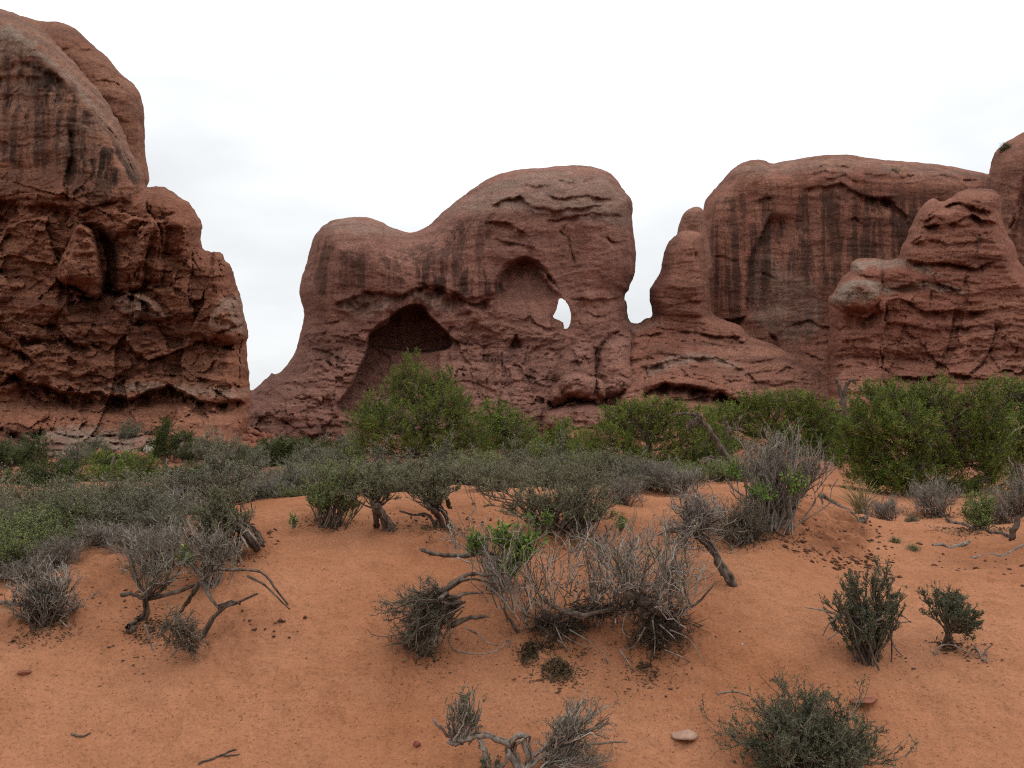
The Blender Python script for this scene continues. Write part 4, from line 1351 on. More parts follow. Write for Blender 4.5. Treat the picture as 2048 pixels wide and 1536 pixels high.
shrub("sagebrush", "large dark sagebrush on a root mound beside the left bare sand patch", "shrub", 455, 8.35,
      [(365, 960, 500, 1080), (400, 970, 520, 1070), (350, 1000, 440, 1090)], L_SAGE, T_OLIVE, BARK_D, stems=60, t1=420, t2=1500, leaves=14000, ls=0.016, lw=0.006, rt=0.0028, rs=0.009, len1=0.22, len2=0.12, up=0.45, seed=23,
      trunks=[([(515, 1100), (500, 1075), (480, 1050), (450, 1040)], 0.034, 0.014), ([(525, 1090), (508, 1060), (485, 1050)], 0.020, 0.010)],
      extra=roots([[(495, 1060), (515, 1085), (522, 1100)], [(480, 1070), (495, 1095), (490, 1110)]], 8.2, r=0.012))
shrub("dead_shrub", "grey leafless brush tangled below the large dark sagebrush", "dead shrub", 430, 7.6,
      [(360, 1040, 500, 1130), (400, 1050, 495, 1140), (290, 1050, 400, 1120)], L_SAGE, T_GREY, BARK_G, stems=50, t1=260, t2=650, leaves=900, rt=0.0026, rs=0.006, len1=0.28, len2=0.16, up=0.25, spread=0.6, seed=24, low=-0.5,
      extra=broad([(345, 1085, 395, 1125)], 7.6, 160, 0.03, 0.014))
shrub("dead_shrub", "twisted shrub with long crooked bare branches sprawling down the left sand", "dead shrub", 300, 6.75,
      [(235, 1060, 320, 1200), (260, 1080, 400, 1200), (300, 1120, 350, 1220)], L_SAGED, T_GREY, BARK_D, stems=22, t1=120, t2=280, leaves=1500, ls=0.013, rt=0.0026, rs=0.007, len1=0.28, len2=0.16, up=0.35, spread=0.5, seed=25, stem_from=(290, 1195),
      trunks=[([(258, 1262), (280, 1248), (295, 1225), (288, 1190), (270, 1150), (258, 1110)], 0.027, 0.008), ([(290, 1200), (330, 1190), (370, 1178), (400, 1165), (425, 1145), (432, 1135)], 0.016, 0.011),
              ([(400, 1165), (380, 1195), (360, 1225)], 0.014, 0.008), ([(405, 1168), (420, 1195), (435, 1215)], 0.011, 0.006), ([(395, 1285), (415, 1250), (440, 1220), (475, 1205), (515, 1188)], 0.014, 0.005),
              ([(437, 1215), (465, 1203), (480, 1208)], 0.010, 0.006), ([(440, 1140), (490, 1140), (525, 1146), (550, 1175), (575, 1208)], 0.009, 0.007), ([(495, 1152), (530, 1170), (560, 1200), (580, 1218)], 0.006, 0.004),
              ([(242, 1190), (262, 1188), (282, 1195)], 0.014, 0.012), ([(300, 1260), (308, 1295), (310, 1330)], 0.013, 0.008), ([(335, 1085), (345, 1100), (340, 1140), (325, 1180)], 0.007, 0.009), ([(245, 1080), (255, 1110), (270, 1160)], 0.008, 0.010)],
      extra=roots([[(310, 1325), (312, 1350), (295, 1370)], [(340, 1345), (365, 1320), (395, 1285)], [(290, 1250), (300, 1280), (310, 1320)], [(425, 1345), (455, 1315), (480, 1300)]], 6.5, r=0.007))
shrub("dead_shrub", "ball of fine dry twigs hanging under the long crooked branch", "dead shrub", 375, 6.2,
      [(295, 1210, 400, 1310, 340, 1250), (345, 1235, 425, 1335, 385, 1280)], L_SAGE, T_OLIVE, BARK_D, stems=36, t1=230, t2=700, leaves=0, rt=0.0020, rs=0.004, len1=0.25, len2=0.14, up=-0.1, spread=0.6, seed=26, low=-1)
shrub("dead_shrub", "brown half-dead shrub above a stray log at the left edge", "dead shrub", 92, 6.85,
      [(20, 1110, 170, 1250), (60, 1130, 150, 1260), (0, 1170, 90, 1250)], L_SAGED, T_GREY, BARK_D, stems=90, t1=520, t2=1300, leaves=1500, ls=0.012, rt=0.0026, rs=0.007, len1=0.25, len2=0.14, up=0.35, seed=27,
      extra=roots([[(110, 1262), (75, 1280), (40, 1310)], [(85, 1262), (75, 1285), (68, 1305)], [(120, 1240), (135, 1255), (128, 1250)]], 6.6, r=0.007))
shrub("rabbitbrush", "big fan of grey stems with green leaves on the crusty mound", "shrub", 1535, 9.4,
      [(1455, 860, 1660, 1010), (1480, 880, 1600, 1040), (1560, 900, 1690, 1010), (1440, 930, 1540, 1040)], L_BLUE, T_GREY, BARK_G, stems=110, t1=520, t2=1300, leaves=3600, ls=0.018, lw=0.006, rt=0.0034, rs=0.008,
      len1=0.26, len2=0.14, up=0.55, spread=0.3, seed=28, low=-0.1,
      extra=multi(broad([(1448, 915, 1490, 955)], 9.3, 140, 0.045, 0.02), broad([(1545, 915, 1630, 985), (1490, 960, 1560, 1000)], 9.2, 260, 0.042, 0.018)))
shrub("dead_shrub", "low grey twig mass at the foot of the crusty mound", "dead shrub", 1480, 9.0,
      [(1400, 985, 1540, 1085), (1440, 1000, 1560, 1090)], L_SAGE, T_OLIVE, BARK_D, stems=50, t1=300, t2=750, leaves=900, rt=0.0026, rs=0.007, len1=0.25, len2=0.15, up=0.15, spread=0.6, seed=29, low=-0.6)
shrub("dead_shrub", "grey broom-like shrub on a leaning trunk at the right edge", "dead shrub", 2025, 9.6,
      [(1990, 930, 2100, 1040), (2000, 960, 2080, 1060)], L_SAGE, T_GREY, BARK_D, stems=60, t1=260, t2=700, leaves=1200, rt=0.003, rs=0.008, len1=0.3, len2=0.16, up=0.4, seed=30, stem_from=(2035, 1030),
      trunks=[([(2022, 1076), (2032, 1050), (2040, 1020)], 0.034, 0.022)])
shrub("rabbitbrush", "small bright green bush on the sand under the right juniper", "shrub", 1955, 11.0,
      [(1925, 985, 2000, 1060)], L_YEL, T_OLIVE, BARK_D, stems=24, t1=160, t2=500, leaves=4500, ls=0.022, lw=0.008, rt=0.003, rs=0.007, seed=31)


def twisted():
    """bottom-centre shrub: two twig plumes on a looping grey trunk"""
    Y = 4.95
    P = Plant(33)
    base = foot(1040, Y)
    for i_, (pts, r0, r1) in enumerate((([(1045, 1575), (1038, 1535), (1022, 1510), (1018, 1488), (1032, 1474), (1046, 1474), (1052, 1500), (1056, 1530)], 0.024, 0.012),
                        ([(1020, 1492), (1000, 1482), (975, 1474), (950, 1472), (925, 1482), (900, 1474), (880, 1455), (866, 1440)], 0.014, 0.006),
                        ([(960, 1478), (970, 1505), (982, 1545), (990, 1570)], 0.015, 0.013), ([(940, 1478), (912, 1488), (895, 1484)], 0.012, 0.007),
                        ([(985, 1560), (1010, 1525), (1018, 1500)], 0.010, 0.008), ([(1050, 1540), (1070, 1510), (1095, 1490), (1120, 1470), (1150, 1440)], 0.013, 0.006),
                        ([(1060, 1535), (1100, 1505), (1150, 1492), (1210, 1486), (1255, 1484)], 0.010, 0.003), ([(1095, 1500), (1110, 1460), (1140, 1425), (1150, 1400)], 0.009, 0.004))):
        p = resample(px_line(pts, Y, 0.03, P.r), 20)
        p += 0.2 * r0 * P.r.normal(size=p.shape)
        P.add_tubes(f"trunk#{i_}", p[None], r0, r1, 8)
    for (c, o, ns, n1, n2, nl) in (((870, 1385, 960, 1475), (905, 1480), 16, 70, 170, 500), ((915, 1362, 968, 1475), (930, 1480), 14, 70, 240, 1300),
                                   ((1090, 1395, 1225, 1500), (1110, 1490), 26, 130, 380, 900), ((1080, 1470, 1240, 1560), (1090, 1530), 30, 140, 420, 900), ((960, 1500, 1010, 1560), (985, 1560), 8, 30, 90, 500)):
        mpp = Y / F_PX
        rad = np.array([(c[2] - c[0]) / 2 * mpp, (c[2] - c[0]) / 2 * mpp, (c[3] - c[1]) / 2 * mpp])
        cn = at((c[0] + c[2]) / 2, (c[1] + c[3]) / 2, Y)
        tg = P.crown_points(cn, rad, ns, 0.35, -0.5)
        a = at(o[0], o[1], Y) + P.r.normal(size=tg.shape) * 0.012
        st = P.curve(a, tg, 7, 0.04, a + (tg - a) * np.array([0.55, 0.55, 0.35]))
        sz = rad.mean() * 2
        w1 = P.sprout(st, n1, 0.25, 1, 0.28 * sz, 0.5, 0.3, 5)
        w2 = P.sprout(w1, n2, 0.1, 1, 0.16 * sz, 0.5, 0.3, 4)
        P.add_tubes("stems", st, 0.0052, 0.0022, 4)
        P.add_tubes("twigs", w1, 0.0024, 0.0014)
        P.add_tubes("twigs", w2, 0.0016, 0.0009)
        P.leaves_on("leaves", w2, nl, 0.012, 0.005)
    P.build("dead_shrub", {"trunk": BARK_G, "stems": T_GREY, "twigs": T_GREY, "leaves": L_SAGED}, base, "twisted grey shrub with two twig plumes on a looping bare trunk", "dead shrub")


twisted()


def grass_tuft(label, px, Y, h, w, n=90, seed=5, mat=L_STRAW):
    P = Plant(seed)
    h, w = h * float(bank(Y)) / Y, w * float(bank(Y)) / Y
    Y = float(bank(Y))
    base = foot(px, Y)
    tip = base + np.stack([P.r.normal(size=n) * w, P.r.normal(size=n) * w * 0.7, h * P.r.uniform(0.5, 1.1, n)], 1)
    a = base + P.r.normal(size=(n, 3)) * np.array([w * 0.18, w * 0.18, 0])
    c = P.curve(a, tip, 6, 0.01, a + (tip - a) * np.array([0.2, 0.2, 0.65]))
    P.add_tubes("blades", c, 0.0042, 0.0016, 3)
    P.build("grass_tuft", {"blades": mat}, base, label, "grass tuft")


grass_tuft("straw-coloured grass tuft between the grey stem fan and right juniper", 1722, 11.6, 0.42, 0.16)


# --- junipers
def juniper(label, base_px, Y, lobes, n=26000, leafm=L_JUN, ls=0.042, lw=0.017, seed=1, dens=1.0, trunk_r=0.10, twigs=260, group="junipers beyond the sand crest", name="juniper_tree", trunk_top=None, dead=0):
    P = Plant(seed)
    Y = float(bank(Y))
    base = foot(base_px, Y)
    mpp = Y / F_PX
    cen_, rads = [], []
    for (x, y, rx, ry, *dz) in lobes:
        off = dz[0] if dz else P.r.normal() * rx * mpp * 0.5
        cen_.append(at(x, y, Y + off))
        rads.append(np.array([rx, (rx + ry) / 2, ry]) * mpp)
    cen_, rads = np.array(cen_), np.array(rads)
    area = (rads[:, 0] * rads[:, 2])
    area = area / area.sum()
    tt_ = at(*(trunk_top or (base_px, (min(l[1] for l in lobes) + 900) / 2)), Y)
    tr = resample(np.array([base, base + (tt_ - base) * 0.35 + P.r.normal(size=3) * 0.1, base + (tt_ - base) * 0.7 + P.r.normal(size=3) * 0.1, tt_]), 12)
    P.add_tubes("trunk", tr[None], trunk_r, trunk_r * 0.4, 8)
    for c, rd, a in zip(cen_, rads, area):
        fz = np.clip((c[2] - base[2]) / max(tt_[2] - base[2], .1), 0.1, 1.0)
        s0 = tr[int(fz * 0.75 * 11)]
        lim = P.curve(np.array([s0]), np.array([c]), 9, 0.05, np.array([(s0 + c) / 2 - np.array([0, 0, 0.12 * np.linalg.norm(c - s0)])]))
        P.add_tubes("limbs", lim, trunk_r * 0.42, trunk_r * 0.16, 6)
        m = 36
        nc = max(14, int(n * a / m * dens * 2.6))
        q = P.crown_points(c, rd * 1.13, nc, 0.45, -0.85)
        keep = fbm(q / (0.26 * rd.mean() + 0.05) + seed, 2) > 0.03 + 0.2 * (P.r.random(len(q)) - 0.5)
        q = q[keep]
        if not len(q):
            continue
        nt = max(3, int(twigs * a))
        sel = q[P.r.integers(0, len(q), nt)]
        o = lim[0, P.r.integers(4, 9, nt)]
        tw = P.curve(o, sel, 6, 0.06)
        P.add_tubes("limbs", tw, trunk_r * 0.11, trunk_r * 0.03, 4)
        fine = P.sprout(tw, nt * 3, 0.3, 1, 0.4 * rd.mean(), 0.7, 0.2, 4)
        P.add_tubes("twigs", fine, ls * 0.13, ls * 0.06, 3)
        ax = norm(norm(q - c) * np.array([1, 1, 0.7]) + np.array([0, 0, 0.9]) + 0.45 * P.r.normal(size=q.shape))
        L_ = ls * P.r.uniform(3.0, 7.0, len(q))
        cl, out = np.repeat(q, m, axis=0), np.repeat(ax, m, axis=0)
        tt_l = P.r.random(len(cl))
        pos = cl + out * (np.repeat(L_, m) * (tt_l - 0.4))[:, None] + P.r.normal(size=cl.shape) * (ls * 0.75 * (1.15 - tt_l))[:, None]
        tint = np.clip(np.repeat(P.r.normal(0.38, 0.30, len(q)), m) + P.r.normal(0, 0.15, len(cl)), 0, 1)
        dry = np.repeat(P.r.random(len(q)) < 0.07, m)
        dv = out + 0.55 * P.r.normal(size=cl.shape)
        P.add_leaves("foliage", pos[~dry], dv[~dry], ls, lw, tint[~dry])
        P.add_leaves("dry_foliage", pos[dry], dv[dry], ls, lw, tint[dry])
    return P.build(name, {"trunk": BARK_D, "limbs": BARK_D, "twigs": T_GREY, "foliage": leafm, "dry_foliage": L_DRY}, base, label, "tree", group)


juniper("tallest pointed juniper standing before the big cave", 850, 32, [(824, 735, 18, 32), (822, 790, 42, 42), (795, 760, 22, 26), (892, 760, 20, 24), (890, 800, 40, 36), (757, 810, 34, 34), (735, 850, 40, 40),
        (790, 850, 55, 45), (860, 850, 55, 48), (925, 835, 36, 44), (945, 880, 50, 40), (830, 900, 70, 36), (730, 895, 34, 34), (900, 900, 60, 36), (855, 775, 26, 34)], n=85000, ls=0.050, lw=0.021, seed=41, trunk_r=0.14, twigs=500)
juniper("low dark-limbed juniper right of the tallest pointed one", 1020, 33, [(990, 835, 32, 34), (1025, 855, 42, 30), (1050, 872, 34, 24), (990, 885, 40, 36), (1035, 895, 40, 24)], n=17000, ls=0.065, lw=0.026, seed=42, trunk_r=0.10, twigs=220)
juniper("small pale-topped juniper under the bouldered butte foot", 1135, 24, [(1125, 868, 26, 24), (1110, 898, 34, 30), (1165, 900, 36, 30), (1135, 925, 50, 26), (1085, 915, 26, 24)], n=17000, ls=0.05, lw=0.020, seed=43, trunk_r=0.07)
juniper("wide low juniper in front of the arched ledge", 1290, 21, [(1240, 845, 44, 36), (1225, 885, 46, 40), (1180, 900, 40, 40), (1430, 900, 46, 50), (1420, 940, 60, 30), (1290, 870, 46, 42), (1335, 840, 40, 32), (1370, 880, 40, 36), (1250, 925, 55, 36), (1320, 930, 60, 40), (1200, 925, 36, 30), (1385, 925, 36, 34), (1300, 815, 34, 22), (1265, 825, 34, 24), (1345, 820, 34, 20), (1400, 850, 40, 34)],
        n=90000, ls=0.034, lw=0.014, seed=44, trunk_r=0.09, twigs=420)
juniper("juniper behind the grey stem fan below the streaked wall", 1560, 27, [(1500, 815, 36, 22), (1550, 808, 40, 22), (1600, 815, 34, 26), (1480, 845, 40, 30), (1540, 850, 60, 34), (1610, 850, 44, 40), (1655, 865, 44, 44), (1620, 890, 60, 40), (1690, 890, 40, 50), (1430, 850, 36, 34), (1560, 890, 80, 30), (1520, 800, 40, 18), (1585, 800, 36, 18), (1640, 825, 36, 28), (1450, 830, 36, 24)],
        n=70000, ls=0.044, lw=0.018, seed=45, trunk_r=0.10, twigs=260)
juniper("broad dense juniper with dark hollow base right of the grass tuft", 1830, 16.0, [(1740, 800, 36, 34), (1785, 790, 36, 30), (1880, 795, 44, 40), (1830, 810, 44, 40), (1745, 850, 50, 44), (1820, 860, 60, 50), (1900, 850, 54, 48), (1950, 840, 40, 44),
        (1760, 905, 54, 44), (1850, 915, 60, 44), (1930, 905, 54, 50), (1975, 900, 40, 44), (1985, 960, 34, 40), (1820, 950, 60, 30), (1770, 945, 40, 30), (1860, 965, 60, 30), (1920, 975, 50, 28), (1790, 975, 36, 20), (1715, 850, 34, 44), (1700, 900, 36, 44), (1720, 950, 36, 34), (1965, 790, 30, 26), (1990, 860, 40, 44)], n=150000, ls=0.026, lw=0.011, seed=46, trunk_r=0.10, twigs=700)
juniper("juniper with bare grey limbs at the right edge", 2040, 17.5, [(2010, 775, 34, 18), (2045, 790, 40, 30), (2000, 810, 26, 26), (2070, 850, 50, 40), (2030, 860, 30, 30), (2050, 900, 44, 40), (1990, 850, 20, 18)], n=26000, ls=0.036, lw=0.015, seed=47, trunk_r=0.08, twigs=420, dens=0.7)
juniper("rounded dark green bush at the far left behind the grey sage", 105, 24, [(105, 950, 50, 26), (70, 965, 36, 22), (140, 965, 34, 22), (30, 985, 34, 22), (0, 965, 30, 22), (100, 985, 70, 22)], n=24000, leafm=L_JUND, ls=0.048, lw=0.020, seed=48, trunk_r=0.06, group=None)
juniper("olive green bush below the pale layered ledge", 230, 27, [(200, 925, 30, 20), (240, 925, 40, 20), (280, 935, 34, 22), (220, 950, 50, 20), (265, 955, 44, 18)], n=20000, leafm=L_JUN, ls=0.05, lw=0.020, seed=49, trunk_r=0.06, group=None)
juniper("low dark bush running right of the olive green bush", 370, 29, [(330, 950, 30, 16), (385, 945, 36, 16), (430, 945, 36, 18), (470, 945, 30, 16), (360, 965, 50, 16)], n=15000, leafm=L_JUND, ls=0.052, lw=0.020, seed=50, trunk_r=0.05, group=None)
juniper("flat-topped dark juniper at the gap between the two cliffs", 585, 42, [(555, 900, 34, 20), (590, 895, 36, 14), (625, 898, 30, 14), (545, 922, 28, 20), (650, 895, 14, 10), (570, 925, 30, 14)], n=15000, leafm=L_JUND, ls=0.08, lw=0.032, seed=51, trunk_r=0.09, group=None)
juniper("small dark conical juniper on the slope under the left cliff", 325, 60, [(332, 855, 9, 16), (322, 880, 16, 18), (318, 905, 18, 16), (345, 890, 12, 12), (372, 875, 20, 10)], n=9000, leafm=L_JUND, ls=0.10, lw=0.042, seed=52, trunk_r=0.10, group=None)

# ------------------------------------------------------------------ smaller plants copied from a few kinds
def proto(name, cat, w, h, seed, leafm, twigm, **kw):
    """a stand-alone shrub of width w and height h built at the origin"""
    P = Plant(seed)
    cn = np.array([0, 0, h * 0.45])
    rad = np.array([w / 2, w / 2, h * 0.55])
    tg = P.crown_points(cn, rad, kw.get("stems", 40), 0.35, -0.3)
    a = P.r.normal(size=tg.shape) * np.array([0.13, 0.13, 0.0]) * w
    st = P.curve(a, tg, 6, 0.03, a + (tg - a) * np.array([0.35, 0.35, 0.6]))
    w1 = P.sprout(st, kw.get("t1", 220), 0.3, 1, 0.24 * w, 0.45, 0.4, 4)
    w2 = P.sprout(w1, kw.get("t2", 650), 0.1, 1, 0.14 * w, 0.5, 0.4, 4)
    rt = kw.get("rt", 0.0035)
    P.add_tubes("stems", st, rt * 2.2, rt, 4)
    P.add_tubes("twigs", w1, rt, rt * 0.7)
    P.add_tubes("twigs", w2, rt * 0.8, rt * 0.4)
    w3 = P.sprout(w2, kw.get("t2", 650) * 2, 0.1, 1, 0.09 * w, 0.5, 0.4, 3)
    P.add_tubes("twigs", w3, rt * 0.6, rt * 0.3)
    nl = kw.get("leaves", 6000)
    if nl:
        P.leaves_on("leaves", w3, int(nl * .8), kw.get("ls", 0.02), kw.get("lw", 0.007))
        P.leaves_on("leaves", w1, int(nl * .2), kw.get("ls", 0.02), kw.get("lw", 0.007), 0.4)
    return P.build(name, {"stems": BARK_D, "twigs": twigm, "leaves": leafm}, (0, 0, 0), "x", cat)


KINDS = {
    "sage": proto("sagebrush", "shrub", 1.0, 0.62, 61, L_SAGE, T_OLIVE, leaves=15000, stems=60),
    "sage2": proto("sagebrush", "shrub", 1.0, 0.7, 62, L_BLUE, T_OLIVE, leaves=14000, t2=800, stems=60),
    "dead": proto("dead_shrub", "dead shrub", 1.0, 0.7, 63, L_SAGE, T_GREY, leaves=700, stems=60, t1=320, t2=800),
    "green": proto("rabbitbrush", "shrub", 1.0, 0.62, 64, L_YEL, T_OLIVE, leaves=9000, ls=0.024, lw=0.009),
    "dark": proto("saltbush", "shrub", 1.0, 0.75, 65, L_JUND, T_BROWN, leaves=16000, ls=0.028, lw=0.012),
    "blue": proto("saltbush", "shrub", 1.0, 0.7, 66, L_BLUE, T_OLIVE, leaves=15000, ls=0.026, lw=0.011),
}
used = set()


def plant(kind, px, Y, width, label, group=None, sz=1.0):
    o = KINDS[kind] if kind not in used else copy_tree(KINDS[kind])
    used.add(kind)
    width, Y = width * float(bank(Y)) / Y, float(bank(Y))
    b = foot(px, Y, 0.03)
    o.location = tuple(b)
    o.scale = (width, width, width * sz)
    o.rotation_euler = (0, 0, float(rng.uniform(0, 6.28)))
    o["label"] = label
    if group:
        o["group"] = group
    elif "group" in o:
        del o["group"]
    return o


# single plants that can be told apart
for a in (("blue", 262, 82, 2.4, "blue-grey round bush on the pale layered ledge"),
          ("blue", 190, 70, 1.9, "small grey bush below the pale layered ledge"),
          ("blue", 350, 62, 2.2, "grey bush touching the dark conical juniper"),
          ("blue", 405, 64, 1.8, "pale grey bush on red soil right of the conical juniper"),
          ("green", 338, 96, 1.8, "green bush high on the red talus under the overhang"),
          ("green", 472, 92, 2.0, "green bush low on the red talus beside the cliff corner"),
          ("dark", 490, 75, 1.1, "narrow dark bush at the foot of the cliff corner"),
          ("dark", 292, 70, 1.0, "dark green bush beside the white boulder"),
          ("green", 400, 85, 0.8, "tiny green bush in the middle of the red talus"),
          ("blue", 640, 38, 1.2, "grey bush under the flat-topped dark juniper"),
          ("dead", 1765, 11.4, 0.42, "small brown tussock at the right juniper's left foot"),
          ("blue", 1822, 11.5, 0.16, "tiny grey sprig on sand below the right juniper"),
          ("green", 1787, 10.2, 0.14, "tiny green sprig on open sand, left of a pair"),
          ("green", 1822, 9.9, 0.14, "tiny green sprig on open sand, right of a pair"),
          ("dead", 320, 7.9, 0.55, "pinkish-grey dead brush left of the large dark sagebrush"),
          ("dead", 1870, 12.6, 0.7, "dry brown brush in the shade under the broad juniper"),
          ("dead", 2000, 11.8, 0.6, "dry grey brush under the right-edge juniper")):
    plant(*a)

BAND_L = "sagebrush and brush crowding the left slope"
BAND_C = "sagebrush band behind the sand crest"
rb = np.random.default_rng(99)
for kind, lab, spots in (
        ("sage", "grey-green sagebrush crowding the left slope", [(40, 10.8, 1.0), (190, 10.2, 1.0), (260, 11.4, 1.1), (90, 12.8, 1.1), (370, 12.5, 1.0), (-60, 11.5, 1.2), (310, 14.0, 0.9)]),
        ("sage2", "pale grey sagebrush crowding the left slope", [(285, 9.8, 0.9), (330, 9.2, 0.6), (20, 9.6, 0.7), (425, 11.5, 1.2), (150, 15, 1.1), (-30, 14, 1.2)]),
        ("green", "yellow-green rabbitbrush crowding the left slope", [(20, 9.0, 0.9), (75, 9.5, 0.8), (115, 10.0, 0.8), (0, 8.2, 0.7), (55, 8.4, 0.6), (130, 9.0, 0.5), (300, 8.9, 0.4), (-40, 9.2, 0.8), (235, 9.6, 0.45), (160, 11.4, 0.8)]),
        ("dead", "leafless grey brush crowding the left slope", [(120, 8.4, 0.5), (205, 9.0, 0.55), (60, 8.0, 0.45), (270, 8.6, 0.5), (345, 10.4, 0.8)])):
    for px, Y, w in spots:
        plant(kind, px, Y, w, lab, BAND_L, rb.uniform(0.48, 0.85))
for kind, lab, spots in (
        ("sage", "grey-green sagebrush in the band behind the sand crest", [(500, 12.5, 1.0), (730, 12.2, 1.0), (800, 12.8, 1.1), (870, 13.2, 1.1), (940, 12.6, 1.0), (1010, 13.0, 1.1), (1070, 12.4, 1.0), (1150, 13.2, 1.1), (1220, 12.6, 1.0), (680, 13.8, 1.1), (620, 13.0, 0.9), (990, 11.3, 0.7)]),
        ("sage2", "pale grey sagebrush in the band behind the sand crest", [(530, 13.2, 1.0), (465, 12.4, 0.9), (590, 12.2, 0.8), (770, 14.2, 1.2), (900, 15.0, 1.2), (1120, 14.8, 1.2), (1250, 11.6, 0.8), (650, 16, 1.3), (1040, 16, 1.3)]),
        ("dead", "leafless grey brush in the band behind the sand crest", [(575, 12.6, 0.8), (1290, 12.0, 0.8), (1350, 11.8, 0.7), (1240, 10.8, 0.6), (540, 11.8, 0.7)]),
        ("green", "yellow-green rabbitbrush in the band behind the sand crest", [(570, 11.8, 0.6), (690, 15, 1.0), (840, 14.8, 0.9), (700, 11.4, 0.6), (960, 14, 1.0), (1180, 13.8, 1.1), (760, 13, 0.9), (1300, 12.6, 0.9), (1370, 13.2, 0.9), (1440, 12.8, 0.8), (610, 14.5, 1.0), (1470, 14.5, 1.0)])):
    for px, Y, w in spots:
        plant(kind, px, Y, w, lab, BAND_C, rb.uniform(0.48, 0.80))
FLAT = "scattered bushes on the flat before the rocks"
for kind, lab, spots in (
        ("blue", "grey bush on the flat between the sage and the rocks", [(560, 55, 2.0), (690, 50, 2.0), (420, 48, 1.8), (30, 55, 2.2), (480, 40, 1.4), (610, 30, 1.1), (700, 34, 1.2), (510, 32, 1.1), (150, 45, 1.6), (1080, 40, 1.6), (1420, 38, 1.6), (1690, 50, 1.8)]),
        ("dark", "dark green bush on the flat between the sage and the rocks", [(520, 65, 1.8), (440, 55, 1.6), (10, 42, 1.8), (380, 50, 1.4), (680, 45, 1.4), (60, 34, 1.5), (1450, 50, 2.0), (1660, 42, 1.8), (1990, 30, 1.4), (2050, 28, 1.5), (500, 36, 1.0)])):
    for px, Y, w in spots:
        plant(kind, px, Y, w, lab, FLAT, rb.uniform(0.8, 1.1))


def on_rock(label, px, py, Y, w):
    o = copy_tree(KINDS["dark"])
    o.location = tuple(at(px, py, Y))
    o.scale = (w, w, w)
    o["label"] = label
    if "group" in o:
        del o["group"]


on_rock("lone dark shrub growing on the dome's left shoulder", 2013, 314, 156.5, 2.6)
on_rock("lone dark shrub growing near the top of the streaked wall", 1790, 362, 167.0, 2.4)

# ------------------------------------------------------------------ dead wood and stones
def driftwood(name, label, lines, Y, mat=BARK_G, on_ground=True, cat="dead wood", seed=3):
    P = Plant(seed)
    kY = float(bank(Y)) / Y
    Y = float(bank(Y))
    lines = [(q_[0], q_[1] * kY, q_[2] * kY) for q_ in lines]
    first = None
    for i_, (pts, r0, r1) in enumerate(lines):
        p = resample(px_line(pts, Y, 0.02, P.r), 16)
        if on_ground:
            hit = np.array([foot_at(q[0], q[1]) for q in smooth_line(pts, 4, False)[:, :2]])
            p = resample(hit[::4] if len(hit) > 8 else hit, 16)
            p[:, 2] = ground_z(p[:, 0], p[:, 1]) + r0 * 0.6
        p = p + 0.25 * r0 * P.r.normal(size=p.shape)
        first = p[0] if first is None else first
        P.add_tubes("main_limb" if i_ == 0 else f"side_limb#{i_}", p[None], r0, r1, 7)
    b = first.copy()
    P.build(name, {"main_limb": mat, "side_limb": mat}, b, label, cat)


driftwood("dead_branch", "pale fallen branch lying on open sand at right", [([(1868, 1093), (1890, 1095), (1905, 1100)], 0.016, 0.010), ([(1905, 1098), (1925, 1094), (1937, 1088)], 0.020, 0.016)], 9)
driftwood("dead_branch", "long grey stick half buried near the right edge", [([(1945, 1118), (1980, 1113), (2022, 1114)], 0.012, 0.016), ([(2010, 1112), (2030, 1102), (2060, 1088)], 0.014, 0.012)], 9)
driftwood("dead_branch", "long dark pole lying under the right juniper", [([(1895, 1040), (1930, 1052), (1975, 1064), (2020, 1075)], 0.022, 0.018)], 10, BARK_D)
driftwood("dead_branch", "short dark stub sticking out of the mound's right foot", [([(1712, 1050), (1722, 1047), (1733, 1042)], 0.030, 0.024)], 9.8, BARK_D)
driftwood("dead_branch", "dark buried log on the mound's right slope", [([(1640, 995), (1670, 1010), (1700, 1028), (1712, 1040)], 0.030, 0.016)], 10.5, BARK_D)
driftwood("dead_branch", "grey log cut off by the left edge", [([(-20, 1208), (20, 1215), (60, 1218)], 0.022, 0.016)], 7, BARK_D)
driftwood("dead_branch", "thin dark twig on sand at bottom left", [([(398, 1534), (430, 1520), (472, 1507)], 0.006, 0.004), ([(440, 1517), (462, 1518), (478, 1512)], 0.005, 0.003)], 5.2, BARK_D)
driftwood("dead_branch", "tiny dark twig on sand left of the lone thin twig", [([(145, 1473), (165, 1477), (180, 1474)], 0.007, 0.004)], 5.3, BARK_D)
driftwood("dead_branch", "thin root trailing over sand above the dark bottom shrub", [([(1435, 1390), (1470, 1392), (1500, 1398)], 0.005, 0.003)], 5.8, BARK_G)
driftwood("dead_snag", "grey dead snag forking above the right juniper's left side", [([(1700, 900), (1694, 860), (1690, 825), (1688, 795), (1692, 770)], 0.055, 0.032), ([(1690, 815), (1684, 790), (1672, 755)], 0.045, 0.018),
          ([(1692, 772), (1702, 760), (1712, 768)], 0.035, 0.018), ([(1692, 822), (1675, 822), (1655, 815)], 0.035, 0.012), ([(1694, 830), (1705, 812), (1716, 795)], 0.03, 0.012)], 19, BARK_D, False, "dead tree", 6)
driftwood("dead_snag", "dark leaning dead trunk left of the grey stem fan", [([(1465, 930), (1440, 890), (1415, 855), (1392, 826)], 0.044, 0.030), ([(1400, 838), (1382, 846), (1376, 860)], 0.05, 0.03), ([(1398, 832), (1370, 826), (1340, 832)], 0.025, 0.012),
          ([(1460, 865), (1452, 845), (1448, 832)], 0.03, 0.015), ([(1455, 930), (1425, 922), (1400, 925)], 0.05, 0.04)], 15, BARK_D, False, "dead tree", 7)
